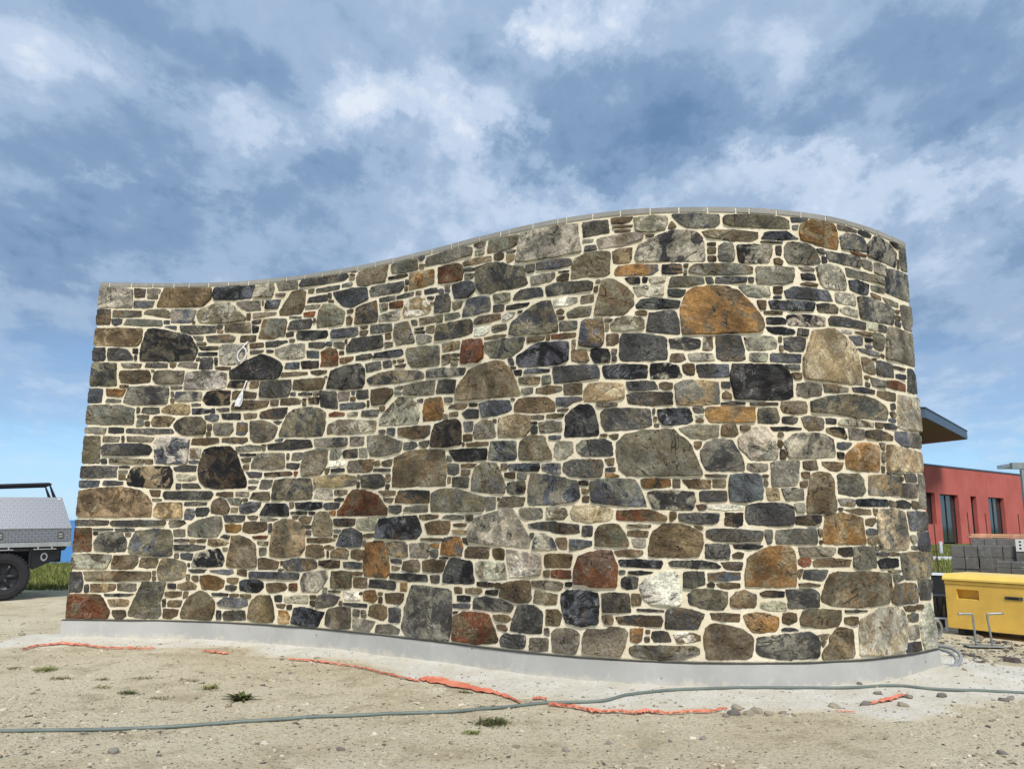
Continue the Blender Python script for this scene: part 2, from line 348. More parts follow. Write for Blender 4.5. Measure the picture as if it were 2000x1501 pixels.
def leaf_mat(name, c0, c1):
    k = NT(name); p = k.pos(); a = k.attr('tv', 'Fac')
    c = k.mix(a, s2l(c0), s2l(c1)); c = k.mix(1.0, c, k.mix(k.noise(p, 3), (0.75, 0.75, 0.75), (1.2, 1.2, 1.2)), 'MULTIPLY')
    k.b.inputs['Subsurface Weight'].default_value = 0.0
    return k.out(c, 0.7, 0, None, 0.25)
M['grass'] = leaf_mat('turf_blade', (84, 96, 40), (146, 146, 84))
M['weed'] = leaf_mat('weed_leaf', (56, 66, 34), (102, 104, 60))
M['dryweed'] = leaf_mat('dry_weed', (96, 92, 60), (146, 134, 92))
def sea_mat():
    k = NT('sea_water'); p = k.pos(); f = k.noise(k.mapping(p, (0.004, 0.0012, 1)), 1.0, 4)
    c = k.mix(f, s2l((58, 114, 168)), s2l((80, 136, 186)))
    return k.out(c, 0.6, 0, k.bump(k.noise(k.mapping(p, (0.4, 0.4, 1)), 1.0, 5), 0.35, 0.4), 0.1)
M['sea'] = sea_mat()
M['hose'] = plain('green_grey_hose', (104, 114, 108), 0.55, 0, 0.10, 4)
def tape_mat():
    k = NT('orange_tape'); p = k.pos(); c = k.mix(k.smooth(k.noise(p, 5, 4), 0.3, 0.7), s2l((198, 110, 84)), s2l((220, 138, 110)))
    k.b.inputs['Transmission Weight'].default_value = 0.0
    c = k.mix(k.math('MULTIPLY', k.smooth(k.noise(p, 22, 5), 0.58, 0.72), 0.5), c, s2l((206, 186, 150)))
    return k.out(c, 0.45, 0, k.bump(k.noise(p, 30, 3), 0.6, 0.006), 0.4)
M['tape'] = tape_mat()
M['white_cable'] = plain('white_cable', (226, 226, 226), 0.4, 0, 0.05)
M['conduit'] = plain('grey_conduit', (142, 143, 140), 0.45, 0, 0.06)
M['yellow'] = plain('yellow_paint', (232, 188, 88), 0.5, 0, 0.07, 3, 0.0015, 120)
M['yellow_lid'] = plain('yellow_lid_paint', (242, 206, 104), 0.45, 0, 0.05, 3, 0.001, 120)
M['galv'] = plain('galvanised_steel', (150, 156, 154), 0.45, 0.6, 0.10, 20)
M['dark_plate'] = plain('dark_metal', (96, 92, 84), 0.5, 0.5, 0.15, 30)
def render_mat():
    k = NT('red_render'); p = k.pos(); a = k.noise(p, 0.8, 5, 0.6); b = k.noise(p, 22, 5, 0.7)
    c = k.mix(k.smooth(a, 0.3, 0.7), s2l((178, 94, 86)), s2l((194, 106, 98))); c = k.mix(k.math('MULTIPLY', k.smooth(b, 0.5, 0.7), 0.25), c, s2l((158, 82, 76)))
    return k.out(c, 0.9, 0, k.bump(b, 0.6, 0.02), 0.2)
M['red'] = render_mat()
M['fascia'] = plain('fascia_steel', (74, 88, 104), 0.45, 0.2, 0.05)
M['soffit'] = plain('soffit_board', (112, 98, 104), 0.8, 0, 0.05, 2)
M['frame'] = plain('window_frame', (40, 42, 46), 0.4, 0.3, 0.05)
def glass_mat():
    k = NT('window_glass'); p = k.pos(); c = k.mix(k.noise(p, 0.9, 2), s2l((30, 38, 38)), s2l((58, 68, 70)))
    return k.out(c, 0.06, 0, None, 0.8)
M['glass'] = glass_mat()
M['slab'] = concrete_mat('pale_slab', (188, 186, 180), (206, 204, 196), False)
M['white'] = plain('white_paint', (214, 216, 218), 0.5, 0, 0.05)
M['rust'] = plain('rusty_bar', (92, 52, 44), 0.8, 0.2, 0.2, 10)
M['timber'] = plain('sawn_timber', (196, 152, 118), 0.8, 0, 0.15, 8)
M['black'] = plain('black_plastic', (30, 32, 36), 0.5, 0, 0.15)
M['blackpaint'] = plain('black_powder_coat', (24, 26, 32), 0.45, 0.1, 0.1)
M['rubber'] = plain('tyre_rubber', (34, 34, 38), 0.85, 0, 0.15, 12, 0.002, 80)
M['rim'] = plain('dark_rim', (44, 46, 50), 0.4, 0.5, 0.1)
M['alloy'] = plain('plain_aluminium', (176, 178, 180), 0.42, 0.6, 0.06)
def checker():
    k = NT('checker_plate'); p = k.coord()
    v = []
    for r, o in ((45, 0.0), (-45, 0.5)):
        m = k.mapping(p, (1, 1, 1), (0, R(r), 0), (o * .05, 0, o * .05)); s = k.n('ShaderNodeSeparateXYZ'); k.put(s.inputs[0], m)
        a = k.math('ABSOLUTE', k.math('SUBTRACT', k.math('FRACT', k.math('MULTIPLY', s.outputs[0], 14.0)), 0.5))
        b = k.math('ABSOLUTE', k.math('SUBTRACT', k.math('FRACT', k.math('MULTIPLY', s.outputs[2], 14.0)), 0.5))
        e = k.math('ADD', k.math('POWER', k.math('DIVIDE', a, 0.36), 2.0), k.math('POWER', k.math('DIVIDE', b, 0.10), 2.0))
        v.append(k.math('SUBTRACT', 1.0, k.smooth(e, 0.5, 1.2)))
    h = k.math('MAXIMUM', v[0], v[1])
    c = k.mix(k.math('MULTIPLY', h, 0.8), s2l((116, 120, 127)), s2l((158, 162, 168)))
    return k.out(c, 0.42, 0.35, k.bump(h, 0.8, 0.006), 0.5)
M['checker'] = checker()
M['brown_pipe'] = plain('grey_pipe', (132, 130, 126), 0.7, 0, 0.15)

# ================================================================ the ground and the sea
def sst(v, a, b):
    t = np.clip((v - a) / (b - a), 0, 1); return t * t * (3 - 2 * t)
def gz(x, y):
    x = np.asarray(x, float); y = np.asarray(y, float)
    z = 0.6 * sst(y, 10.8, 26.0) * sst(x, 3.0, 8.0)
    z = z + (0.008 * waves(x, y, 5, 14, 1.2, 9.0) + 0.0045 * waves(x, y, 6, 20, 10, 48)) * sst(np.hypot(x, y), 3, 5)
    edge = 25.0 + 75.0 * sst(x, -2.0, 16.0)
    z = z + 0.04 * sst(y, 16, 24) * (1 - sst(x, -4, 0)) - np.clip(y - edge, 0, 26) * 1.1
    return z
xs = np.concatenate([-np.geomspace(400, 9.2, 26), np.arange(-9, 9.01, 0.06), np.geomspace(9.2, 400, 30)])
ys = np.concatenate([-np.geomspace(60, 2.2, 8), np.arange(-2, 3.5, 0.6), np.arange(3.5, 11.01, 0.06), np.geomspace(11.3, 126, 60)])
GX, GY = np.meshgrid(xs, ys); GZ = gz(GX, GY)
nx, ny = len(xs), len(ys)
gi = np.arange(nx * ny).reshape(ny, nx)
gf = np.stack([gi[:-1, :-1], gi[:-1, 1:], gi[1:, 1:], gi[1:, :-1]], -1).reshape(-1, 4)
tag(mk('ground', np.stack([GX, GY, GZ], -1).reshape(-1, 3), gf, M['ground'], smooth=True), kind='structure')
sea = MB(); sea.add([(-60000, 40, -24), (60000, 40, -24), (60000, 60000, -24), (-60000, 60000, -24)], [(0, 1, 2, 3)])
tag(sea.build('sea', M['sea']), kind='structure')

# ================================================================ the curved wall
WALL_CO = [12.4802920024, 1.2397785101, -9.63762333084, -2.30090177459, 2.44899859807, 0.702035930306, -0.489086266699, -0.179044824461, 0.085316476473, 0.129277128476]
AZ0, AZ1, WZB, WZT = -0.49735044, 0.48021647, 0.225154, 4.396190
_az = np.linspace(AZ0 - 0.06, AZ1 + 0.05, 5000); _d = 1 / np.polyval(WALL_CO, np.clip(_az, AZ0 - 0.02, AZ1 + 0.01))
_px, _py = _d * np.sin(_az), _d * np.cos(_az)
_s = np.concatenate([[0], np.cumsum(np.hypot(np.diff(_px), np.diff(_py)))]); _s -= np.interp(AZ0, _az, _s)
WL = float(np.interp(AZ1, _az, _s))
_sg = np.linspace(-0.4, WL + 0.35, 1200); _gx, _gy = np.interp(_sg, _s, _px), np.interp(_sg, _s, _py)
_ks = np.ones(41) / 41
_pad = lambda a: np.convolve(np.concatenate([a[0] + (a[0] - a[1:21][::-1]), a, a[-1] + (a[-1] - a[-21:-1][::-1])]), _ks, 'valid')
_tx, _ty = np.gradient(_gx, _sg), np.gradient(_gy, _sg); _tx, _ty = _pad(_tx), _pad(_ty); _tn = np.hypot(_tx, _ty); _tx, _ty = _tx / _tn, _ty / _tn
def on_wall(s, z, h):
    """point on the wall face: s metres along, z up, h metres proud of the mortar"""
    s = np.asarray(s, float); sc = np.clip(s, -0.3, WL + 0.25)
    tx, ty = np.interp(sc, _sg, _tx), np.interp(sc, _sg, _ty); e = s - sc
    return np.stack([np.interp(sc, _sg, _gx) + ty * h + tx * e, np.interp(sc, _sg, _gy) - tx * h + ty * e, np.broadcast_to(z, s.shape) + 0 * s], -1)
THICK = 0.44; COPE = WZT - 0.052
wc = on_wall(np.array([WL / 2]), 0, -THICK / 2)[0]
wall = thing('stone_wall', 'tall S-curved wall of mixed field stones in cream mortar on a concrete footing', 'wall', tuple(wc))
def wchild(name, V, Fc, mat, smooth=False, local=False):
    V = np.asarray(V, float); c = V.mean(0) if local else wc
    o = mk(name, V - c, Fc, mat, wall, smooth); o.location = tuple(c - wc); return o
def shell(s0, s1, z0, z1, h0, h1, ds=0.05, dz=9.0, disp=None):
    """closed curved slab between two offsets of the wall line"""
    ns = max(2, int(round((s1 - s0) / ds)) + 1); nz = max(2, int(round((z1 - z0) / dz)) + 1)
    S, Z = np.meshgrid(np.linspace(s0, s1, ns), np.linspace(z0, z1, nz)); D = disp(S, Z) if disp is not None else 0 * S
    fr = on_wall(S.ravel(), Z.ravel(), h0 + D.ravel()); sl = np.linspace(s0, s1, ns)
    bk = np.concatenate([on_wall(sl, z0, h1), on_wall(sl, z1, h1)])
    V = np.concatenate([fr, bk]); I = np.arange(ns * nz).reshape(nz, ns); B0 = ns * nz + np.arange(ns); B1 = B0 + ns
    Fc = np.stack([I[:-1, :-1], I[:-1, 1:], I[1:, 1:], I[1:, :-1]], -1).reshape(-1, 4).tolist()
    for i in range(ns - 1):
        Fc += [(B0[i + 1], B0[i], B1[i], B1[i + 1]), (I[-1, i], I[-1, i + 1], B1[i + 1], B1[i]), (B0[i], B0[i + 1], I[0, i + 1], I[0, i])]
    Fc += [tuple(I[::-1, 0]) + (B0[0], B1[0]), tuple(I[:, -1]) + (B1[-1], B0[-1])]
    return V, Fc
V, Fc = shell(0.012, WL - 0.012, WZB + 0.004, WZT - 0.007, -0.003, -THICK, 0.02, 0.02, lambda S, Z: 0.0013 * waves(S, Z, 3, 24, 5, 90))
wchild('mortar', V, Fc, M['mortar'], True)
V, Fc = shell(-0.045, WL + 0.03, -0.35, WZB - 0.006, 0.006, -THICK - 0.08, 0.05, 0.1, lambda S, Z: 0.0025 * waves(S, Z, 8, 14, 1, 20))
wchild('footing', V, Fc, M['footing'], False)
V, Fc = shell(-0.05, WL + 0.038, WZB - 0.006, WZB + 0.004, 0.011, -THICK - 0.02, 0.03, 1, lambda S, Z: 0.005 * waves(S, Z * 0, 9, 16, 3, 60))
wchild('damp_course', V, Fc, M['dpc'])
JOINTS = [-0.004, 0.115, 0.393, 0.665, 0.936, 1.137, 1.399, 1.674, 1.956, 2.236, 2.507, 2.781, 3.043, 3.316, 3.574, 3.856, 4.122, 4.416, 4.704, 4.985, 5.087, 5.376, 5.651, 5.761, 6.045, 6.328, 6.422, 6.693, 6.966, 7.25, 7.521, 7.793, 8.064, 8.195, 8.468, 8.732, 9.021, 9.292, 9.548, 9.785, 10.077, WL + 0.004]
for a, b in zip(JOINTS[:-1], JOINTS[1:]):
    j = rng.uniform(-.002, .002, 4); g = .0075
    V, Fc = shell(a + (0 if a < 0 else g), b - (0 if b > WL else g), COPE + .004 + j[0], WZT + j[1], .007 + j[2], -THICK + .01, 0.07, 1)
    wchild('coping_unit', V, Fc, M['coping'], False, True)

PAL = {'k': (36, 36, 38), 'd': (71, 71, 70), 'g': (120, 117, 107), 'l': (168, 163, 148), 'b': (84, 87, 94), 'n': (105, 90, 69),
       'o': (138, 105, 64), 't': (152, 134, 104), 'r': (110, 70, 47), 'w': (226, 221, 208), 'e': (111, 104, 87), 'y': (174, 161, 136), 'c': (192, 188, 176)}
STONES = """dg 4472 549 4425 329 4500 245 4834 246 5065 245 5099 421 5090 728 5050 745 4803 753 4556 766
ty 8656 2821 8688 2749 9035 2742 9230 2740 9358 2743 9367 2891 9316 3083 9228 3164 9104 3234 9039 3262 8918 3243 8785 3217 8705 3014 8668 2938
on 7509 3279 7524 3146 7770 3155 8038 3165 8234 3178 8280 3209 8279 3298 8186 3428 8111 3510 8064 3564 7949 3611 7776 3615 7632 3595 7574 3555 7507 3407
tn 0 1613 0 1441 618 1446 900 1442 892 1597 833 1695 713 1769 511 1802 150 1779 0 1750
ne 4235 1950 4228 1784 4405 1775 4580 1786 4978 1780 4981 1981 4952 2147 4681 2167 4447 2163 4243 2095
k 1474 2135 1451 2010 1482 1873 1569 1811 1707 1786 2111 1800 2120 1871 2003 2094 1947 2228 1846 2301 1625 2295 1504 2261
ge 6896 2002 6918 1898 6992 1842 7140 1841 7642 1842 7661 1860 7585 2063 7541 2147 7452 2222 7416 2261 7132 2249 6970 2218 6894 2144
k 588 3581 580 3380 1283 3383 1326 3515 1209 3702 1044 3744 736 3803 647 3789
cy 9103 380 9097 272 9447 253 9724 280 9779 394 9801 545 9735 636 9613 667 9406 665 9275 620 9134 572 9106 466
en 8720 743 8814 704 9017 689 9282 687 9523 705 9572 772 9594 946 9544 979 9232 992 9079 991 8911 999 8818 981 8763 895 8715 776
en 5095 2758 5112 2659 5283 2655 5598 2650 5913 2644 5858 2773 5808 2891 5695 3008 5593 3028 5463 3017 5276 2962 5142 2818
lg 5870 4143 5840 4031 5981 4009 6261 4009 6573 4018 6540 4181 6535 4314 6328 4331 6039 4330 5897 4313
ed 2540 2442 2543 2402 3170 2388 3200 2513 3198 2664 3089 2723 2952 2738 2728 2725 2628 2657
lg 5290 1306 5316 1216 5559 1196 5718 1195 6009 1172 6023 1269 5822 1545 5616 1513 5389 1453 5313 1366
ge 9809 3223 9778 3042 10020 3053 10371 3043 10371 3157 10371 3392 9979 3395 9859 3381
dk 7948 2736 7968 2621 7988 2541 8223 2540 8492 2548 8535 2578 8545 2751 8510 2806 8449 2874 8219 2871 7968 2866 7957 2832
de 8725 2440 8974 2439 9243 2419 9505 2422 9704 2423 9749 2510 9710 2567 9528 2623 9380 2640 9121 2631 8897 2598 8716 2541
te 2510 1151 2507 1004 2673 993 2803 1011 2948 1032 2994 1102 2969 1362 2774 1425 2642 1427 2543 1388
yg 9450 1468 9432 1312 9453 1197 9830 1185 9931 1194 9957 1267 9929 1465 9911 1539 9801 1561 9548 1566 9482 1554
k 1795 3134 2401 3107 2487 3134 2527 3257 2477 3324 2293 3412 2204 3427 1991 3363 1773 3228
ed 5346 3850 5395 3769 5542 3751 5607 3767 5861 3753 5988 3776 5945 3902 5939 3968 5784 4000 5681 4046 5539 4081 5338 4064
dl 7095 3905 7109 3869 7325 3863 7525 3857 7746 3856 7750 3927 7734 4089 7678 4149 7582 4164 7447 4165 7302 4109 7146 4040 7101 3956
ty 9662 2060 9654 1937 9764 1939 10371 1950 10371 2053 10371 2146 9784 2183 9685 2188
nn 738 4084 1341 4088 1447 4186 1447 4331 821 4332
cy 9904 2470 9917 2363 10371 2362 10371 2590 10371 2709 10156 2704 9952 2699
nr 3520 1589 3442 1520 3438 1469 3811 1476 4161 1482 4165 1553 4087 1620 4024 1698 3826 1751 3661 1759 3589 1703
eb 681 1165 659 1067 708 1007 1024 971 1202 988 1194 1194 1149 1291 957 1299 733 1275
ot 8004 875 8209 876 8471 877 8487 1072 8465 1188 8418 1224 8329 1224 8245 1218 8130 1177 8035 1115 8011 982
eg 4779 1614 4790 1514 5484 1518 5500 1659 5116 1746 4909 1750 4790 1710
rn 5114 373 5111 256 5401 248 5665 281 5670 324 5608 451 5558 533 5483 546 5254 540 5124 492
tg 9779 1017 9821 911 9901 906 10304 922 10371 1024 10371 1151 9940 1161 9772 1153
eg 802 515 720 313 732 278 901 254 1088 259 1128 306 1098 424 1131 555 1153 665 1013 673 857 665
k 3226 3071 3188 2951 3442 2923 3718 2912 3761 2962 3752 3136 3671 3202 3456 3199 3252 3155
gb 9875 3865 9866 3749 10093 3738 10371 3739 10371 4031 10090 4031 9932 4011
cb 857 2349 892 2103 1041 2091 1303 2098 1305 2395 1024 2433 897 2411
kb 4040 1366 4025 1234 4341 1228 4601 1233 4667 1308 4638 1392 4592 1479 4081 1443
g 0 2621 0 2570 583 2577 571 2776 366 2821 280 2802 266 2817 0 2807
le 4004 2528 4000 2465 4241 2462 4561 2456 4587 2523 4575 2664 4423 2744 4273 2764 4069 2605
de 5767 3280 5841 3255 5926 3260 6182 3240 6321 3246 6323 3323 6238 3569 6159 3571 6043 3540 5790 3399 5772 3327
tk 592 1993 562 1892 584 1818 913 1793 1105 1797 1138 1872 1107 2009 1070 2057 637 2050
el 1269 3968 1317 3874 1653 3857 1945 3876 1949 3915 1703 4122 1519 4120 1284 4035
ed 2498 1807 2488 1651 2772 1656 3060 1661 3054 1802 3030 1895 2696 1902 2522 1886
gb 6001 1721 6007 1575 6271 1579 6478 1607 6544 1649 6510 1800 6217 1858 6028 1872
nt 0 3572 538 3570 584 3648 587 3801 0 3796
nr 0 380 0 245 200 245 488 245 503 335 446 418 376 524 0 525
en 1953 1131 1932 1047 1918 880 2002 863 2226 863 2331 877 2290 1136 2230 1177 2085 1231 1959 1227
dg 9398 3522 9404 3414 9645 3409 9953 3425 9978 3493 10008 3587 9807 3626 9547 3646 9380 3625
ot 8794 1406 8765 1351 8770 1248 9058 1242 9265 1242 9252 1368 9243 1480 9095 1510 8973 1522 8804 1499
cg 1187 3162 1178 3021 1663 3018 1738 3048 1733 3203 1638 3241 1425 3256 1207 3233
on 3859 1011 3861 830 4185 817 4231 864 4222 968 4138 1187 4004 1201 3892 1176
dg 454 2949 432 2852 542 2821 744 2829 976 2837 992 2954 977 3058 749 3063 495 3051
lc 10034 481 10055 338 10086 247 10371 245 10371 387 10371 518 10268 669 10130 654
nn 7377 1121 7601 1129 7644 1227 7643 1325 7554 1378 7420 1413 7303 1412 7202 1330 7173 1239 7162 1123
kg 9605 4210 9596 4079 9726 4072 9955 4069 10102 4059 10154 4230 10048 4281 9858 4332 9744 4322 9684 4276
bk 5856 2991 5892 2935 5999 2924 6322 2917 6422 2947 6438 3016 6434 3138 6271 3145 6091 3152 5867 3052
r 6485 1017 6479 862 6582 866 6650 841 6754 840 6875 849 6887 1028 6833 1167 6720 1169 6624 1149 6525 1110
dg 8083 324 8107 290 8317 259 8627 266 8665 283 8674 394 8639 456 8581 487 8337 464 8091 444
en 1369 335 1369 258 1772 252 1798 346 1803 452 1729 526 1645 571 1578 581 1437 496
en 7633 346 7643 260 7997 265 8034 282 8055 376 8051 452 7963 508 7830 541 7733 560 7679 544 7638 501 7624 440
lg 0 4067 319 4072 428 4067 413 4304 341 4323 198 4332 0 4324
lg 8448 2084 8467 2011 8798 2020 8950 2035 8957 2071 8949 2192 8848 2242 8699 2246 8541 2234 8418 2153
to 9079 1997 9083 1933 9289 1912 9517 1921 9557 2114 9527 2164 9403 2185 9252 2167 9125 2092 9084 2055
gb 6646 1723 6657 1601 6913 1569 7157 1565 7101 1730 7056 1804 6936 1810 6727 1807 6639 1789
d 6934 2953 6953 2905 7162 2909 7368 2909 7372 3016 7364 3124 7223 3149 7091 3164 6966 3170 6942 3120
to 8707 4194 8713 4117 8776 4100 8898 4084 9027 4070 9145 4070 9168 4162 9143 4293 9118 4332 8953 4332 8844 4332 8717 4258
el 3234 2457 3245 2403 3320 2412 3412 2396 3670 2401 3945 2410 3959 2525 3768 2542 3402 2569 3253 2523
k 4776 2335 4764 2192 4965 2182 5176 2199 5167 2418 5110 2465 4985 2463 4816 2431
en 6714 3457 6698 3367 6987 3354 7077 3451 7069 3552 6984 3648 6857 3724 6777 3706 6746 3586
ge 5318 1727 5512 1704 5736 1690 5741 1755 5672 1917 5621 1989 5469 1997 5368 1955 5328 1866
eg 4357 3251 4407 3141 4454 3084 4648 3069 4852 3069 4845 3284 4370 3307
kb 6348 702 6373 603 6403 515 6541 496 6703 523 6709 647 6706 794 6523 808 6414 807 6353 766
ed 3798 2989 3839 2944 3977 2932 4280 2928 4630 2946 4643 2990 4545 3040 4183 3077 3970 3068 3811 3023
en 8630 1670 8613 1519 8780 1515 8872 1529 8925 1543 8931 1620 8907 1703 8921 1829 8889 1871 8822 1886 8708 1886 8681 1852
eg 2892 2067 2883 1971 2916 1923 3183 1953 3252 2058 3256 2224 3105 2235 2927 2204
ge 3027 3929 2995 3769 3011 3702 3403 3711 3410 3866 3225 3968 3085 3987
eg 3854 2224 3896 2137 3972 2122 4166 2138 4336 2170 4354 2269 4066 2354 3831 2358
kb 1467 4246 1488 4164 2010 4162 2055 4332 1482 4327
n 2261 409 2249 293 2343 257 2598 261 2621 333 2581 479 2547 553 2377 552 2290 491
db 3285 4014 3383 3926 3509 3898 3762 3963 3739 4106 3511 4130 3216 4118
tg 9351 1695 9544 1697 9837 1702 9863 1787 9838 1879 9628 1889 9365 1879
dg 7655 1980 7698 1888 7873 1890 8045 1891 8027 2002 7974 2094 7931 2168 7782 2169 7716 2143 7644 2054
ed 0 3243 0 3053 331 3058 301 3240 304 3345 0 3345
g 1384 1226 1538 1207 1767 1219 1830 1322 1803 1449 1734 1461 1495 1404 1374 1342
d 2221 2897 2390 2884 2634 2891 2666 2971 2658 3091 2222 3088
e 3567 4254 3588 4150 3746 4127 3792 4145 4010 4130 4055 4331 4015 4332 3623 4332
d 6761 2309 6790 2256 7123 2267 7219 2299 7217 2356 7199 2451 6927 2462 6792 2462 6748 2425
en 2429 3961 2451 3907 2753 3906 2798 3994 2804 4173 2733 4210 2597 4195
gn 2181 3743 2152 3634 2367 3620 2440 3641 2529 3641 2548 3808 2529 3859 2200 3880
e 6463 3751 6584 3762 6808 3749 6848 3771 6861 3980 6781 3999 6648 3996 6512 3953 6480 3895
ed 4796 3438 4785 3342 5157 3338 5295 3359 5292 3491 5263 3518 4809 3510
eg 2130 2390 2184 2342 2400 2353 2470 2394 2505 2517 2413 2572 2279 2605 2106 2604
en 186 681 566 687 957 702 951 798 398 797 150 792
gt 7442 2562 7459 2486 7635 2484 7836 2496 7834 2698 7549 2716 7441 2677
lg 8011 2085 8066 2040 8102 1994 8216 1988 8352 1998 8360 2063 8333 2193 8260 2293 8153 2284 7987 2169
w 7092 802 7135 733 7188 708 7304 711 7392 699 7441 722 7440 818 7428 888 7426 950 7391 989 7284 990 7230 964 7130 926 7084 872
e 6559 373 6563 268 6710 260 6903 258 6940 351 6969 448 6933 498 6806 501 6768 478 6599 473 6569 427
dk 6404 2323 6388 2212 6721 2215 6727 2291 6685 2466 6645 2505 6555 2512 6472 2477 6404 2402
d 8033 1463 8057 1414 8178 1406 8428 1403 8484 1423 8483 1575 8380 1601 8178 1602 8041 1581
lc 1638 3336 1794 3316 1902 3333 2003 3492 1990 3564 1689 3577 1611 3545
d 3467 3419 3478 3350 3879 3351 4017 3360 3994 3509 3554 3514
lc 5774 1022 5805 901 6000 915 6143 932 6142 1133 5930 1132 5761 1157
d 234 2304 232 2190 425 2186 801 2197 840 2260 789 2323 662 2335 275 2328
dk 4984 883 4980 807 5273 809 5376 821 5346 1029 5155 1046 5101 1049 5062 1028
eg 2181 2092 2171 2036 2381 2015 2643 2023 2623 2206 2251 2208
g 4610 4209 4933 4200 5276 4214 5274 4300 5188 4332 4958 4332 4624 4318
nb 9582 709 9677 681 9822 688 10038 688 10053 780 10007 865 9850 875 9656 872 9598 785
e 1081 2567 1116 2503 1207 2452 1475 2448 1510 2477 1497 2603 1430 2668 1228 2669 1125 2631
gd 5474 3140 5540 3068 5694 3045 5794 3050 5927 3119 5956 3230 5692 3242 5465 3233
e 7939 4235 8002 4203 8375 4202 8598 4212 8597 4290 8545 4322 8361 4332 8227 4329 7957 4312 7936 4286
et 1033 793 1073 704 1317 707 1379 738 1399 846 1378 906 1218 946 1115 951 1066 926
nd 3575 3685 3909 3674 3921 3733 3888 3933 3580 3883
gd 244 1125 258 1052 412 1027 619 1031 634 1140 568 1247 402 1258 295 1235
tg 3095 1819 3208 1794 3583 1801 3695 1816 3697 1908 3530 1934 3350 1932 3074 1908
kb 2872 345 2856 260 3046 245 3234 249 3326 409 3149 427 3002 451 2887 431
e 3343 383 3335 272 3483 245 3702 259 3697 475 3543 477 3382 451
ty 5647 2345 5655 2242 5962 2241 6026 2303 6019 2439 5836 2458 5652 2438
le 0 827 407 830 459 921 458 993 0 996
gl 8885 3773 8907 3706 8958 3654 9081 3657 9222 3664 9238 3733 9214 3807 9158 3877 9023 3901 8938 3887 8868 3848
d 5810 405 5981 400 6155 404 6160 591 6068 654 5900 638 5849 534
b 9972 1458 9988 1370 10371 1370 10371 1553 9956 1550
en 8768 374 8717 342 8685 292 8697 251 9015 255 9043 302 9035 491 8910 518 8842 503 8772 426
b 7895 1743 7895 1616 8010 1606 8199 1637 8203 1728 8192 1850 8039 1862 7908 1849
kl 1455 857 1864 872 1886 938 1852 1021 1792 1083 1501 1016
lg 2968 735 2990 622 3210 626 3280 679 3347 783 3327 866 3006 827
g 8530 3947 8554 3868 8795 3871 8912 3903 8916 3954 8860 4048 8774 4077 8631 4082 8566 4072 8535 4032
en 5897 2109 5900 2011 6050 2009 6260 2007 6244 2086 6211 2126 6184 2224 6072 2243 5992 2235 5910 2189
r 5147 3190 5143 3050 5376 3043 5446 3078 5446 3186 5418 3282 5172 3298
wt 4333 3819 4298 3741 4324 3666 4506 3663 4685 3666 4706 3715 4635 3831 4513 3865 4376 3872
db 6282 2732 6536 2744 6737 2757 6733 2845 6709 2884 6269 2899
en 3086 1335 3110 1251 3214 1244 3388 1254 3375 1394 3301 1509 3196 1518 3124 1485
e 0 2289 0 2090 215 2093 191 2418 0 2419
rn 4808 3975 5141 3959 5160 4041 5129 4139 5050 4165 4802 4166
to 4379 3979 4745 3988 4735 4157 4387 4172
gl 2417 3436 2504 3367 2670 3343 2843 3349 2832 3525 2643 3523 2407 3476
dl 7216 1547 7370 1539 7555 1533 7589 1613 7582 1695 7465 1704 7229 1707 7169 1684
gl 8236 3644 8502 3653 8600 3685 8624 3738 8624 3829 8407 3819 8239 3816
e 770 3148 824 3090 1159 3090 1166 3253 816 3260 785 3233
d 1023 1709 1053 1657 1636 1656 1679 1718 1641 1759 1044 1755
on 4636 2598 4648 2475 4900 2480 4925 2587 4892 2716 4668 2712
on 7711 2391 7750 2324 8160 2331 8163 2469 7746 2467 7708 2457
d 2386 2248 2717 2240 3036 2261 2985 2351 2641 2365 2607 2335 2378 2316
d 2715 4242 3380 4243 3448 4284 3421 4332 3202 4332 2754 4332
tn 930 1529 928 1449 1060 1431 1293 1439 1271 1618 1108 1617 961 1610
ge 8971 1796 8972 1701 9147 1684 9256 1682 9313 1734 9286 1783 9292 1840 9235 1885 8995 1877 8963 1866
db 3451 1140 3593 1126 3807 1141 3821 1230 3807 1286 3670 1334 3552 1316 3481 1253
en 352 3169 377 3098 543 3087 735 3109 740 3201 706 3263 345 3248
kn 1439 2886 1500 2814 1803 2815 1806 2992 1595 2998 1486 2982
ge 6984 288 7028 260 7125 247 7275 245 7406 256 7503 276 7583 303 7580 345 7532 369 7339 361 7128 359 7030 359 6985 336
bn 6554 3208 6538 3093 6600 3068 6740 3058 6785 3090 6783 3325 6632 3332 6565 3323
ty 6581 2598 6595 2541 6793 2537 6966 2552 6968 2688 6892 2700 6795 2710 6647 2708 6596 2656
d 3783 4059 3808 3982 4249 3976 4301 4028 4290 4096 3809 4105
dn 4273 1613 4759 1604 4761 1734 4333 1744
d 0 1987 0 1906 437 1922 425 1991 437 2054 0 2050
eg 4187 3483 4215 3367 4465 3356 4487 3374 4379 3617 4205 3605
bg 9198 4151 9207 4085 9414 4105 9580 4120 9583 4199 9542 4263 9411 4273 9287 4261 9187 4209
bg 5177 3642 5159 3547 5539 3565 5516 3711 5423 3731 5231 3735
n 5842 2486 6105 2464 6291 2462 6282 2557 6205 2602 6059 2615 5895 2615 5842 2558
g 4354 2784 4556 2761 4783 2753 4800 2905 4580 2906 4365 2886
gb 5543 2125 5532 2028 5708 2011 5865 2016 5857 2199 5567 2206
en 2696 2969 2862 2947 3128 2945 3157 3039 3142 3084 2703 3082
ge 7599 3745 7713 3723 8003 3726 8196 3745 8203 3809 8027 3837 7658 3828 7605 3786
kl 8076 3848 8205 3847 8357 3857 8401 3946 8408 4033 8054 4024
en 8495 543 8584 532 8713 516 8866 528 8912 580 8919 665 8603 675 8532 666 8496 614
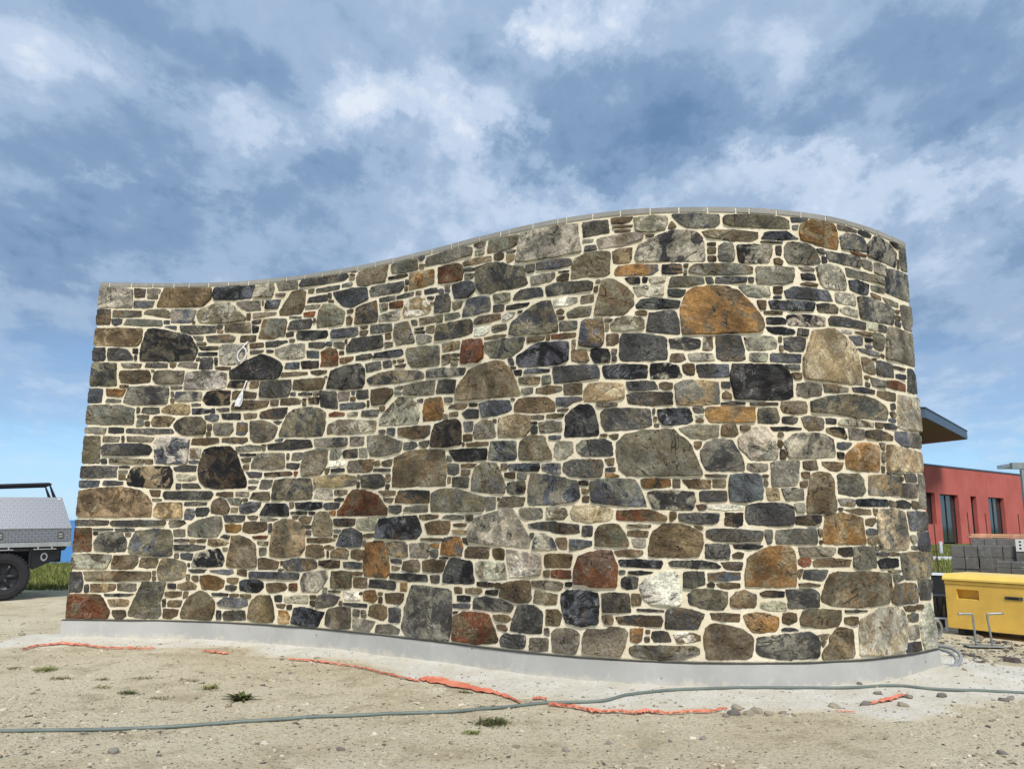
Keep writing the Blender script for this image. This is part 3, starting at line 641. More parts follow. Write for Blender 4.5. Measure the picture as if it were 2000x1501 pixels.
n 5689 712 5888 667 6001 678 6045 713 6025 873 5887 865 5723 838
gl 8292 1858 8287 1751 8423 1757 8536 1772 8559 1891 8568 1982 8316 1973 8286 1955
d 6377 1898 6428 1844 6600 1832 6746 1835 6767 1929 6753 1990 6470 1996 6382 1965
d 7830 2927 7874 2903 8065 2901 8095 2921 8088 2989 8051 3134 7931 3137 7830 3126
d 7207 3276 7186 3183 7365 3163 7496 3146 7485 3279 7455 3373 7323 3371 7218 3355
nr 0 1160 0 1026 218 1028 203 1198 196 1301 0 1300
k 5095 2032 5298 2022 5506 2029 5511 2145 5008 2150
g 9091 1037 9160 1019 9390 1029 9394 1116 9372 1214 9288 1218 9111 1215
le 5400 940 5465 865 5650 871 5770 883 5732 1030 5449 1036 5398 1019
g 10164 3462 10208 3420 10371 3424 10371 3653 10371 3692 10147 3664
dn 2717 887 2785 845 3056 854 3178 889 3181 946 3112 984 2849 981 2734 957
dn 4292 2340 4471 2297 4662 2292 4740 2326 4744 2424 4280 2425
db 8526 3518 8823 3522 9051 3534 8993 3631 8745 3632 8613 3637 8510 3588
d 6204 3612 6677 3619 6686 3694 6646 3717 6272 3740 6193 3714
kb 6777 2794 6796 2749 7026 2739 7186 2739 7189 2865 6933 2876 6778 2872
g 6260 353 6260 254 6491 254 6525 336 6521 437 6443 473 6322 461 6260 434
en 3390 678 3619 681 3692 698 3686 865 3401 857
b 5447 2454 5751 2488 5809 2514 5783 2610 5522 2622 5411 2602
yt 6467 1438 6606 1417 6780 1433 6841 1449 6847 1528 6810 1555 6627 1572 6488 1569 6442 1508
dk 2360 1531 2336 1470 2494 1465 2741 1466 2727 1567 2687 1612 2411 1609
gb 7522 4235 7583 4198 7680 4192 7855 4194 7895 4224 7903 4325 7447 4328
bd 2249 746 2547 749 2749 744 2930 750 2933 819 2676 821 2243 822
en 6687 1209 6815 1205 6986 1210 6991 1237 6947 1336 6901 1399 6817 1406 6722 1389 6683 1315
gb 942 3878 1192 3879 1225 3908 1263 4043 932 4050
ne 3862 2782 3882 2705 4064 2709 4195 2803 4185 2867 4055 2887 3865 2882
ge 4095 4306 4115 4219 4224 4198 4503 4197 4475 4331 4124 4332
d 7678 1299 7749 1263 7940 1261 8167 1267 8181 1355 7963 1368 7762 1373 7680 1361
ge 5481 4196 5692 4182 5807 4199 5861 4221 5877 4318 5506 4332
ed 7508 715 7657 682 7799 675 7837 719 7841 823 7734 844 7565 846 7501 802
d 7294 506 7431 507 7572 508 7609 578 7638 638 7524 671 7436 679 7312 667
g 8305 1244 8548 1249 8698 1242 8695 1382 8304 1362
n 1839 2750 2138 2748 2340 2779 2364 2845 2000 2863 1860 2839
rn 3103 3341 3087 3220 3348 3215 3339 3357 3305 3410 3196 3433 3084 3399
gn 3555 2027 3574 1956 3875 1955 3930 1982 3943 2095 3582 2084
d 3118 2742 3333 2699 3378 2708 3336 2904 3098 2926
dg 5363 577 5594 578 5820 574 5848 637 5701 680 5505 702 5386 680
d 10073 781 10088 711 10309 703 10371 886 10216 887 10063 885
dk 2703 3640 2714 3582 2821 3566 3142 3563 3174 3597 3152 3656 2722 3690
ne 7773 4089 8016 4062 8195 4060 8257 4091 8270 4155 8080 4168 7795 4166 7731 4149
g 10235 1723 10202 1586 10371 1588 10371 1804 10371 1923 10237 1923
ob 4941 1167 4930 1085 5053 1078 5214 1083 5225 1163 5183 1264 4973 1255
gd 6521 2067 6571 2027 6825 2024 6862 2031 6846 2145 6789 2178 6573 2173 6512 2135
gd 3080 2272 3269 2257 3466 2252 3541 2272 3536 2357 3052 2360
gd 4682 2941 4999 2929 5188 2923 5228 2997 4853 3030 4678 3032
dg 1084 3753 1220 3729 1543 3741 1557 3827 1056 3840
dg 8382 772 8388 684 8519 693 8674 697 8683 823 8650 848 8375 848
bd 5023 3837 5047 3770 5228 3755 5319 3810 5310 3901 5254 3928 5006 3932
d 7013 2503 7209 2484 7413 2491 7411 2603 7071 2607 7000 2590
d 411 1358 438 1328 853 1331 1080 1346 1081 1407 432 1398
l 2058 4268 2032 4169 2314 4155 2334 4286 2315 4332 2092 4332
d 3775 1860 3794 1786 4005 1771 4116 1797 4112 1881 4042 1924 3794 1922
d 10184 2875 10156 2756 10371 2757 10371 2944 10309 3003 10198 3004
el 7112 4171 7245 4158 7380 4173 7409 4264 7403 4313 7190 4324 7097 4307
on 1582 682 1629 600 1804 599 1897 631 1905 707 1834 741 1682 768 1583 754
en 477 921 474 827 724 826 789 887 783 935 766 977 502 981
dg 9011 3982 9036 3938 9235 3928 9452 3932 9433 4033 9122 4037 8991 4034
g 9852 1686 10187 1688 10216 1825 10036 1822 9893 1818
l 6761 4027 6980 4037 7166 4085 7177 4141 7080 4158 6813 4141 6726 4125
ge 9256 3810 9423 3816 9669 3823 9850 3820 9839 3866 9678 3897 9442 3891 9238 3901
ge 5334 2312 5359 2248 5617 2246 5617 2285 5564 2418 5447 2431 5356 2385
b 10129 1179 10371 1169 10371 1351 10131 1348
b 3225 3592 3251 3546 3576 3537 3636 3561 3616 3646 3244 3653
bk 7280 2374 7316 2298 7537 2311 7593 2335 7560 2455 7278 2445
lk 8543 3256 8772 3264 8930 3278 8940 3362 8830 3374 8533 3356 8515 3329
o 8001 555 8053 491 8125 485 8255 499 8290 538 8289 612 8179 646 8096 651 7977 633
dn 2242 2675 2256 2631 2583 2621 2619 2680 2629 2751 2430 2747 2257 2713
d 190 3383 497 3388 495 3428 401 3532 178 3535
d 8985 3287 9283 3304 9467 3301 9475 3372 9291 3382 9107 3391 9021 3385 8976 3346
d 4771 3740 4760 3655 4986 3644 4990 3740 4958 3839 4783 3842
d 6025 1363 6196 1341 6385 1309 6532 1322 6527 1398 6163 1422 6006 1397
e 1669 3743 2037 3715 2020 3845 1669 3836
kb 8365 3405 8594 3403 8810 3410 8822 3497 8556 3493 8344 3484
d 6743 693 6751 627 6899 633 6997 641 6984 794 6809 798 6742 782
bk 2120 602 2247 592 2368 581 2448 641 2429 705 2336 723 2180 726 2113 701
d 9600 2870 9709 2866 9896 2872 9893 3001 9701 3013 9616 3008
n 4756 1286 5020 1292 5052 1343 5043 1421 4793 1419 4717 1387
t 930 2772 920 2736 1066 2708 1259 2695 1283 2727 1269 2823 1121 2835 998 2818
gt 4225 1065 4350 1041 4480 1051 4467 1167 4430 1200 4175 1187
n 2111 1349 2108 1289 2195 1260 2393 1280 2445 1310 2435 1393 2128 1391
ob 6902 3744 7255 3732 7308 3772 7305 3831 7026 3840 6938 3835 6903 3787
g 346 3844 527 3834 832 3831 818 3911 378 3922
d 3201 530 3199 450 3323 459 3482 506 3536 586 3402 607 3234 593
g 10215 4193 10238 4071 10371 4069 10371 4332 10227 4319
bl 1068 2915 1131 2869 1420 2874 1418 2983 1095 2986
rn 6888 1438 7059 1439 7331 1437 7332 1475 7206 1531 6887 1529
en 1656 1577 1669 1497 1787 1486 1896 1498 1906 1553 1857 1645 1771 1678 1678 1644
le 6870 3204 6986 3199 7158 3204 7169 3287 7128 3329 6998 3335 6911 3321 6851 3265
g 1605 2538 1640 2443 1835 2440 1884 2496 1866 2587 1621 2589
d 2594 3791 2572 3715 2903 3706 2929 3786 2896 3825 2622 3821
ge 4523 1047 4750 1048 4784 1091 4759 1194 4503 1183
d 6598 4164 6722 4178 6853 4184 6840 4313 6588 4317
d 499 2467 777 2457 1093 2465 1069 2522 772 2521 506 2524
ge 7498 2231 7570 2180 7680 2175 7820 2204 7819 2300 7573 2297 7462 2269
lg 8097 3077 8128 3004 8265 3008 8396 3028 8404 3087 8362 3139 8092 3125
kl 7223 2730 7354 2736 7503 2744 7469 2845 7404 2872 7222 2874
d 4833 2848 4819 2761 5061 2744 5092 2883 4850 2900
bk 9287 3681 9453 3659 9550 3671 9581 3783 9420 3796 9269 3776
n 4692 910 4853 903 4970 918 5001 1024 4765 1028 4688 1010
dk 7105 3410 7295 3397 7484 3402 7510 3467 7269 3504 7154 3497 7106 3445
g 1950 4002 2155 3995 2138 4118 1918 4130 1804 4116
d 0 546 150 559 162 642 127 783 0 779
n 3950 415 4163 377 4219 417 4207 522 4068 540 3967 515
b 1874 419 2122 404 2238 431 2234 489 2142 509 1921 508 1837 453
db 7645 2801 7666 2743 7774 2739 7930 2750 7935 2865 7637 2859
d 4251 815 4547 802 4766 807 4743 875 4252 872
g 10113 2193 10371 2194 10371 2321 10133 2334
dn 0 3841 173 3848 161 4042 0 4043
dn 9370 2236 9546 2224 9797 2233 9797 2278 9681 2308 9498 2318 9371 2302
l 3735 1363 3775 1319 3998 1316 4014 1443 3739 1439
b 9833 2243 9942 2201 10084 2183 10102 2339 9845 2323
ng 1462 3617 1807 3612 1824 3671 1735 3707 1414 3698
n 3015 1013 3185 1003 3287 1023 3250 1136 3102 1144 3029 1131
d 5696 307 5713 257 5869 250 5970 262 5987 332 5970 374 5776 374 5717 356
dn 6898 532 7078 526 7259 520 7272 571 7257 614 7008 610 6867 592
n 6180 1045 6196 1003 6445 1011 6466 1127 6228 1126 6185 1111
d 3944 709 4132 708 4307 696 4334 739 4303 785 3952 796
tn 796 2604 820 2553 1027 2554 1097 2657 1029 2676 834 2682
g 8582 2589 8661 2578 8837 2605 8847 2693 8802 2712 8645 2712 8585 2701
n 2349 913 2361 849 2621 863 2641 943 2430 983 2352 972
b 6094 3899 6327 3884 6460 3898 6469 3948 6437 3972 6215 3981 6094 3968
g 2387 4281 2398 4231 2686 4225 2670 4332 2367 4332
l 3761 258 3981 251 4035 320 4055 364 3726 363
n 5253 1124 5254 1064 5549 1063 5559 1169 5291 1165
gn 9576 3144 9662 3124 9742 3131 9799 3253 9763 3287 9631 3292 9585 3278
d 1916 315 1941 258 2227 269 2208 374 1947 360
d 5813 3630 6164 3623 6141 3716 5898 3726 5831 3683
d 3823 3541 4139 3536 4135 3623 3818 3643
kb 9196 1586 9637 1594 9624 1659 9213 1655 9172 1642
d 7444 1440 7547 1421 7727 1411 7790 1434 7794 1508 7441 1503
ng 203 3942 552 3952 548 4029 194 4032
kb 2868 1546 3046 1538 3209 1555 3219 1627 2826 1620
bd 2048 1554 2078 1496 2261 1512 2327 1579 2338 1627 2167 1624 2070 1602
rn 9762 2760 10115 2751 10111 2826 9989 2848 9764 2826
b 0 2839 162 2848 165 2945 161 3016 0 3018
g 8526 1141 8648 1138 8840 1135 8898 1178 8897 1215 8512 1215
kb 3927 3245 4267 3226 4319 3243 4301 3310 3904 3303
bl 6070 1240 6054 1164 6312 1165 6260 1272 6164 1310 6098 1302
n 1836 2878 1998 2896 2164 2887 2174 2954 1891 2989 1842 2974
gl 3948 3669 4241 3654 4254 3688 4228 3763 3944 3742
gl 9080 3534 9199 3526 9348 3526 9337 3638 9083 3627
n 1337 2325 1554 2323 1703 2347 1684 2408 1351 2403
g 4054 245 4385 256 4404 307 4266 346 4078 329
n 7869 728 7881 697 8071 696 8092 720 8094 807 7995 837 7922 824 7870 771
ge 7399 3603 7614 3615 7734 3639 7721 3697 7578 3705 7435 3703 7415 3653
d 8483 3025 8528 3006 8664 3012 8692 3072 8705 3133 8632 3144 8473 3130
ln 9019 2340 9107 2329 9386 2344 9483 2343 9493 2384 9282 2401 9056 2394 9017 2368
dl 7408 3020 7576 2999 7675 3018 7678 3096 7551 3113 7396 3104
en 8430 2429 8536 2420 8671 2431 8676 2496 8665 2535 8543 2532 8427 2526 8414 2479
b 3410 2682 3746 2679 3798 2705 3757 2749 3398 2755
gl 8094 3570 8141 3521 8239 3510 8359 3530 8345 3619 8116 3625 8066 3609
gl 6287 2036 6324 2005 6398 2008 6470 2059 6471 2163 6335 2172 6287 2133
n 8657 1044 8834 1046 9041 1044 9073 1105 8906 1113 8693 1111 8653 1091
nt 253 554 433 558 528 573 552 620 533 651 249 649
e 583 3993 918 3933 913 4018 846 4053 624 4044
d 7663 1116 7870 1109 7881 1193 7866 1236 7667 1236
d 0 1330 388 1340 395 1397 0 1404
l 3096 1678 3277 1654 3366 1659 3345 1766 3117 1764
ed 8184 2326 8369 2326 8396 2364 8367 2466 8199 2454
l 2744 521 2796 489 2912 494 3080 491 3080 586 2763 556
e 5665 1559 5954 1568 5967 1651 5712 1656 5664 1587
k 9438 1017 9626 1024 9735 1032 9726 1107 9448 1104 9412 1080
en 4198 563 4386 559 4441 599 4445 672 4179 655
gn 9395 2886 9496 2866 9575 2871 9583 2923 9557 2980 9466 3020 9375 3017
d 1229 1049 1472 1046 1614 1072 1614 1108 1466 1118 1217 1115
gn 8638 2301 8684 2267 8834 2284 8847 2345 8841 2388 8660 2398 8612 2386
n 2492 626 2530 590 2729 617 2777 653 2738 703 2494 695
b 0 3374 136 3373 156 3402 139 3541 0 3539
kb 6914 1033 7087 1028 7267 1018 7286 1062 7278 1091 6925 1093 6897 1087
e 4413 916 4501 894 4643 905 4661 973 4624 1018 4438 1002
g 7882 3927 7881 3859 7988 3856 8028 3879 8031 3951 8015 4034 7937 4038 7887 4009
l 7117 3519 7155 3532 7350 3530 7355 3618 7138 3629 7075 3622
k 7357 1041 7579 1029 7777 1026 7795 1042 7751 1077 7617 1093 7376 1090 7340 1072
tn 6889 3872 6948 3865 7051 3867 7072 4011 6950 4008 6886 3988
kb 8369 4092 8503 4094 8692 4118 8617 4157 8564 4185 8342 4162 8308 4094
d 3415 1360 3609 1353 3705 1374 3709 1439 3395 1438
l 9688 3923 9875 3918 9921 4038 9695 4033
bk 5782 1914 6118 1894 6123 1970 5970 1975 5781 1974
n 5320 3454 5347 3437 5661 3455 5656 3513 5400 3525 5332 3497
e 334 2097 747 2089 748 2148 329 2151
en 6067 678 6301 672 6317 764 6197 772 6083 790
ge 6139 2262 6362 2267 6357 2360 6217 2370 6117 2363
db 8336 2901 8422 2901 8633 2903 8642 2981 8366 2981 8343 2967
en 3377 1010 3496 1006 3615 998 3640 1082 3594 1106 3445 1106 3388 1070
n 9587 2659 9705 2632 9891 2630 9910 2714 9599 2709
d 1356 3275 1529 3274 1539 3352 1520 3416 1379 3412
gk 5766 1700 5832 1679 5966 1687 5966 1805 5866 1802 5765 1789
n 808 923 809 851 897 840 1010 847 1030 901 1020 950 831 954
g 6030 3754 6249 3764 6292 3805 6289 3848 6018 3847
b 4243 372 4401 373 4405 513 4244 513
d 7463 862 7512 856 7583 873 7651 891 7645 997 7471 990
g 5928 1469 5997 1442 6158 1455 6152 1544 5953 1549 5910 1537
k 2815 3213 3061 3207 3052 3295 2801 3302
n 9758 247 10039 245 10023 327 9769 329
gl 9828 362 10014 362 10004 480 9819 481
kn 3208 924 3310 894 3510 900 3505 978 3209 970
k 6660 2979 6704 2906 6842 2903 6838 2987 6829 3029 6705 3040 6658 3034
e 2178 1669 2394 1648 2463 1657 2437 1745 2229 1742
e 6050 825 6291 799 6353 807 6369 858 6322 883 6044 876
d 3774 3146 3785 3091 4006 3112 3986 3199 3764 3195
kb 2220 4010 2399 4003 2444 4111 2227 4115
el 6201 1446 6375 1444 6415 1489 6401 1541 6292 1560 6206 1548
d 7630 1614 7826 1613 7872 1625 7866 1706 7633 1700
n 2523 2784 2813 2783 2833 2825 2748 2860 2540 2858
gt 4898 3204 5125 3210 5130 3298 4888 3295
d 2836 4034 3137 4019 3143 4104 2870 4095
g 6026 245 6220 260 6218 369 6031 355
te 5166 4109 5388 4107 5533 4102 5522 4154 5249 4173 5151 4146
d 7024 2626 7156 2629 7282 2631 7251 2708 6997 2711
bn 1737 2353 2027 2332 2093 2366 2079 2404 1747 2403
bn 1926 2447 2055 2436 2076 2479 2072 2586 1936 2589
kn 1753 3035 2017 3020 2032 3105 1796 3111
d 5067 1773 5277 1759 5288 1862 5072 1862
d 1863 1395 2058 1390 2120 1409 2122 1469 1829 1468
to 2676 268 2727 248 2827 264 2834 332 2789 395 2674 394
eg 6435 3367 6653 3371 6664 3463 6520 3465 6424 3424
g 1963 2241 2292 2244 2284 2299 2114 2310 1939 2288
b 447 4075 686 4078 698 4162 562 4158 452 4159
ge 9146 2212 9277 2212 9347 2227 9350 2312 9135 2310
o 3873 630 3876 566 4023 558 4072 598 4039 680 3885 669
de 8860 3419 8903 3408 9095 3417 9104 3472 9058 3501 8919 3497 8856 3483
g 3587 2259 3784 2256 3786 2352 3581 2358
on 7129 1729 7211 1729 7370 1744 7372 1809 7139 1813 7110 1804
w 3611 562 3729 558 3831 574 3794 657 3577 643
d 8537 941 8736 923 8779 966 8798 1016 8568 1017
en 6197 484 6332 493 6358 575 6322 626 6202 619
o 224 2926 418 2929 448 3014 206 3017
g 8416 1633 8593 1639 8587 1725 8511 1739 8381 1732
d 1153 1999 1418 1997 1426 2066 1265 2072 1129 2047
n 3728 699 3920 703 3907 805 3723 797
k 8501 1416 8681 1411 8751 1440 8756 1497 8513 1489
g 4401 1520 4605 1511 4740 1514 4738 1578 4443 1568
n 3027 1166 3307 1171 3432 1196 3393 1221 3031 1218
g 527 2365 824 2362 851 2415 654 2424 521 2425
b 0 1787 219 1804 238 1877 0 1874
k 3486 2169 3504 2124 3700 2124 3692 2219 3506 2209
kn 2373 1930 2738 1937 2758 1961 2719 1988 2355 1973
en 6389 2618 6535 2611 6566 2614 6571 2715 6390 2714
bn 7683 927 7836 924 7958 933 7961 995 7681 988
on 1886 1274 2026 1264 2079 1300 2082 1360 1866 1361
el 5583 3645 5635 3629 5778 3632 5774 3715 5569 3730
g 9977 1843 10198 1846 10206 1890 10178 1924 9951 1917
d 2967 4145 3308 4145 3320 4198 2967 4194
n 6470 2938 6598 2915 6639 2940 6609 3037 6470 3044
d 3728 2589 3980 2570 3991 2650 3747 2649
g 577 573 724 568 791 575 790 653 569 651
k 1735 2638 1969 2627 1963 2703 1705 2705
tk 8871 2260 8952 2235 9097 2203 9117 2222 9077 2307 8976 2310 8873 2296
gn 8882 2633 9167 2660 9166 2697 8959 2713 8877 2711
l 1201 1897 1348 1879 1433 1898 1422 1954 1208 1966 1170 1953
t 509 395 691 390 730 438 708 469 472 468
g 4520 3376 4564 3333 4726 3338 4732 3395 4634 3431 4515 3423
k 7845 1403 7945 1392 7999 1404 8006 1510 7858 1511
n 1150 265 1253 256 1327 298 1334 357 1148 366
tn 1299 611 1392 589 1530 598 1546 640 1463 686 1309 653
tl 0 2461 243 2464 256 2528 0 2531
bd 7844 3640 7999 3639 8132 3656 8139 3703 7851 3700
d 2271 3516 2419 3520 2580 3563 2556 3585 2266 3584
d 3576 905 3835 900 3824 966 3557 966
d 9773 1583 10019 1582 10034 1628 9919 1656 9771 1648
b 6314 2515 6421 2504 6473 2536 6571 2554 6565 2585 6309 2595
d 5234 2462 5392 2456 5390 2542 5258 2556 5177 2524
tn 1653 1121 1709 1103 1885 1118 1931 1148 1798 1183 1661 1185
n 2508 3133 2670 3134 2903 3138 2893 3170 2524 3186
tn 7538 1730 7727 1731 7732 1804 7481 1804
n 3670 1016 3764 991 3837 1010 3847 1100 3669 1094
g 3290 2114 3414 2112 3467 2175 3438 2223 3309 2224
ln 1331 2163 1459 2160 1469 2280 1323 2279
gb 6157 1903 6298 1863 6345 1860 6345 1964 6157 1962
d 3646 2834 3671 2791 3828 2791 3811 2887 3650 2887
l 8135 694 8199 672 8358 666 8368 685 8361 729 8306 751 8133 738
d 658 3298 944 3293 938 3353 672 3355
g 9519 2751 9720 2748 9728 2815 9492 2832
gn 6087 2656 6216 2637 6363 2661 6358 2703 6238 2710 6093 2701
d 2896 3469 3103 3447 3151 3474 3130 3516 2892 3529
nk 7350 3739 7446 3733 7532 3746 7524 3827 7353 3826
te 5900 2764 5989 2751 6115 2740 6134 2813 5887 2824
wl 6294 3500 6456 3498 6525 3516 6520 3563 6392 3575 6283 3560
kb 8324 3191 8373 3166 8569 3168 8594 3190 8578 3218 8479 3233 8311 3230
n 2059 3902 2382 3923 2380 3958 2055 3962
d 1456 1514 1477 1453 1604 1466 1640 1521 1617 1558 1475 1557
gb 6441 1163 6546 1179 6648 1209 6649 1250 6441 1263
g 3389 2789 3534 2788 3543 2883 3368 2884
g 2297 1790 2399 1781 2462 1802 2475 1886 2333 1888
gl 9136 3441 9210 3419 9365 3416 9372 3483 9227 3495 9134 3471
b 3235 1567 3284 1538 3451 1556 3477 1617 3242 1613
nt 8810 1953 8892 1910 8980 1905 9027 1931 9050 1986 8804 1984
l 7587 2897 7685 2895 7808 2902 7791 2963 7580 2965 7565 2955
d 6348 3246 6518 3251 6524 3330 6392 3338 6343 3326
b 2558 3230 2769 3218 2764 3298 2576 3298
g 665 2719 832 2710 889 2721 877 2788 685 2784
n 7707 596 7814 580 7939 577 7946 641 7690 646
nw 7401 397 7507 397 7595 414 7588 457 7518 473 7413 479 7368 461
g 9480 3977 9519 3944 9650 3936 9663 3987 9642 4031 9480 4025
g 5008 1911 5085 1888 5153 1907 5143 1998 4999 2001
r 4096 3804 4288 3790 4292 3867 4092 3873
b 2881 3346 3053 3326 3048 3411 2876 3429
en 7844 2214 7876 2200 7960 2196 7999 2225 7974 2307 7851 2298
n 453 4213 572 4210 578 4317 435 4322
kb 1319 2701 1535 2718 1541 2764 1306 2778
n 4563 3556 4778 3549 4768 3613 4553 3622
g 1074 3313 1328 3284 1326 3354 1097 3356
b 1321 1501 1321 1421 1414 1416 1450 1465 1430 1539 1337 1541
g 1128 1364 1146 1328 1263 1329 1345 1372 1309 1405 1140 1404
w 5329 3321 5444 3317 5510 3340 5515 3383 5456 3402 5335 3397
n 537 294 584 245 656 245 702 278 684 342 538 341
r 6249 917 6322 909 6445 911 6445 984 6255 978
gl 9865 3636 10092 3627 10100 3677 9794 3688
l 8135 2907 8162 2894 8299 2899 8308 2977 8156 2975 8138 2971
b 9244 2666 9534 2669 9544 2704 9344 2716 9222 2705
d 4193 1515 4300 1498 4365 1520 4369 1583 4190 1580
k 6921 859 6975 836 7057 845 7068 936 6950 938 6922 921
w 7700 1546 7850 1536 8007 1540 8009 1576 7871 1586 7702 1577
d 3615 3246 3846 3247 3843 3307 3620 3300
n 9825 523 10009 515 10021 585 9821 586
b 4380 2181 4520 2184 4570 2214 4554 2254 4377 2257
g 5515 1523 5622 1547 5626 1655 5519 1656
b 1706 804 1954 774 2021 799 2005 834 1718 825
t 9109 1528 9216 1515 9361 1513 9355 1560 9181 1563 9020 1554
w 3291 2028 3512 2039 3521 2088 3280 2087
d 1263 1795 1509 1792 1451 1850 1258 1850
d 7178 430 7199 394 7344 400 7316 478 7183 480
g 228 2358 415 2357 428 2419 229 2421
g 8069 1901 8116 1883 8254 1894 8257 1952 8072 1956
g 2740 2121 2829 2110 2887 2139 2895 2201 2749 2200
n 6888 1122 7035 1121 7117 1144 7108 1176 6954 1178 6861 1163
n 5604 1094 5635 1061 5732 1061 5731 1151 5682 1165 5603 1153
b 9320 3133 9410 3143 9413 3224 9217 3209
n 1192 437 1203 393 1351 391 1377 465 1222 464
g 1930 1596 2042 1596 2073 1645 2036 1675 1869 1663
b 9391 3068 9673 3052 9646 3095 9418 3106 9334 3100
g 4924 3545 5053 3549 5123 3566 5108 3610 4915 3609
n 2159 1920 2316 1924 2319 1979 2094 1988
d 1307 1581 1594 1589 1598 1626 1316 1627
g 390 3298 595 3291 615 3344 354 3346
b 274 1827 336 1815 514 1829 517 1867 294 1877
d 287 2464 467 2466 462 2530 286 2532
g 3944 3901 4176 3897 4174 3945 3934 3951
g 9619 3726 9835 3731 9842 3781 9613 3781
g 5555 3356 5588 3325 5735 3337 5728 3399 5561 3398
d 3600 502 3792 494 3924 494 3922 534 3587 528
g 9178 4279 9268 4287 9437 4294 9445 4320 9317 4332 9162 4332
n 1159 520 1244 500 1359 518 1355 571 1153 560
k 8317 3255 8512 3269 8502 3307 8474 3326 8318 3319
d 8927 1161 8986 1135 9083 1139 9092 1215 8932 1208
t 8246 1630 8357 1634 8345 1735 8234 1730
g 1208 1219 1349 1214 1338 1295 1195 1294
gn 4893 3059 5002 3075 5000 3166 4885 3166
g 3728 2125 3844 2121 3831 2220 3718 2221
d 2669 2029 2807 2008 2847 2032 2854 2077 2669 2083
rn 6260 3175 6505 3170 6508 3214 6434 3219 6255 3215
b 1494 2642 1599 2615 1666 2633 1669 2690 1551 2692 1490 2680
kn 2948 2788 3089 2768 3088 2850 2922 2851
n 4636 1445 4694 1429 4890 1456 4889 1486 4627 1482
n 6814 3070 6888 3063 6922 3091 6923 3168 6816 3175
kb 1334 3443 1586 3443 1583 3486 1339 3487
n 8607 1923 8661 1910 8758 1913 8739 1997 8607 1982
o 3377 3237 3439 3228 3568 3262 3574 3298 3374 3295
n 1713 1712 1797 1694 1943 1694 1932 1749 1724 1743
gn 8990 1593 9153 1589 9153 1645 9068 1654 8955 1648
n 4113 1688 4279 1695 4274 1741 4021 1743
b 5223 2327 5317 2329 5329 2426 5207 2428
k 5736 3541 5863 3536 5984 3548 6007 3580 5738 3584
o 6993 397 7048 383 7084 400 7104 501 6992 492
k 1381 3514 1588 3519 1592 3564 1330 3557
b 1315 953 1455 935 1468 1016 1310 1013
n 8326 568 8390 555 8459 580 8457 641 8386 650 8333 642
l 9522 3316 9667 3320 9678 3388 9518 3385
n 7840 1020 7976 1017 7992 1083 7797 1079
g 3272 3450 3359 3417 3426 3405 3424 3485 3269 3498
kb 5953 2859 6227 2850 6233 2882 5964 2902
n 2033 2631 2189 2646 2197 2696 2013 2701
n 2051 3518 2233 3525 2222 3578 2033 3575
nl 7703 2999 7764 2996 7793 3014 7792 3123 7716 3121
d 9672 2341 9863 2350 9888 2376 9799 2396 9654 2396
n 6879 4267 6984 4265 7053 4280 7083 4321 6875 4323
k 4064 4149 4288 4138 4357 4151 4341 4175 4062 4183
r 3255 2609 3478 2609 3481 2644 3335 2660 3252 2649
n 2930 1403 2997 1382 3055 1398 3074 1456 2962 1461 2890 1438
g 4199 3899 4443 3903 4449 3946 4197 3936
n 3386 1705 3484 1698 3566 1715 3570 1761 3390 1757
n 5267 2171 5523 2172 5529 2208 5240 2207
g 5084 1441 5229 1442 5224 1480 5000 1482 4939 1451
k 8158 788 8350 785 8357 832 8188 838 8136 816
n 7523 2791 7550 2764 7616 2762 7619 2863 7554 2870 7511 2854
n 5204 2565 5251 2604 5230 2617 5050 2620 4988 2587
n 5656 487 5774 480 5822 514 5785 544 5613 536
n 2955 3147 3025 3125 3176 3136 3182 3171 2945 3179
d 7407 3518 7506 3508 7541 3528 7560 3577 7394 3579
d 4618 3890 4811 3884 4780 3936 4608 3941
n 5275 723 5429 722 5479 749 5462 776 5274 767
d 9466 4296 9556 4282 9659 4285 9683 4321 9626 4332 9474 4332
g 607 4262 767 4268 762 4320 602 4323
k 7928 1198 8127 1196 8184 1227 8086 1238 7912 1234
n 7400 2891 7489 2888 7543 2907 7519 2964 7416 2962 7401 2918
b 197 3868 233 3831 313 3857 320 3921 189 3917
k 438 501 705 509 776 533 417 534
g 2819 3949 3010 3951 3039 3990 2819 3996
n 8948 549 9057 533 9094 540 9099 601 8948 598
n 6302 1235 6344 1180 6405 1176 6414 1237 6400 1274 6302 1270
n 5986 3164 6171 3180 6177 3213 6045 3222 5986 3221
b 8988 2122 9023 2104 9109 2120 9166 2166 9142 2176 8992 2169
g 9686 3319 9818 3322 9838 3385 9698 3386
l 1985 1700 2158 1700 2157 1751 1981 1749
g 3965 3794 4065 3798 4061 3871 3937 3877
n 5572 3540 5694 3536 5700 3600 5571 3615
n 2075 3018 2184 3013 2197 3093 2090 3098
n 5036 3647 5135 3660 5161 3721 5026 3734
n 6983 1305 7074 1297 7156 1291 7166 1347 6988 1346
n 6567 3499 6690 3505 6690 3579 6572 3567
k 8700 3716 8855 3723 8841 3779 8695 3773
k 8331 2253 8601 2271 8606 2289 8490 2293 8303 2291
n 890 1693 986 1690 986 1765 852 1768
n 4064 2034 4098 2010 4202 2013 4214 2085 4065 2062
rn 2801 626 2917 625 2912 704 2803 697
d 8424 2330 8515 2324 8562 2341 8576 2381 8519 2393 8427 2383
k 5170 638 5329 643 5330 694 5165 690
n 5115 570 5324 579 5330 619 5114 610
d 4044 3120 4158 3120 4147 3192 4032 3194
n 9798 619 9952 614 9969 658 9759 666
b 9940 2873 10119 2875 10127 2927 9946 2913
d 6561 1295 6654 1296 6660 1386 6567 1383
r 2809 3865 2948 3848 2967 3910 2798 3908
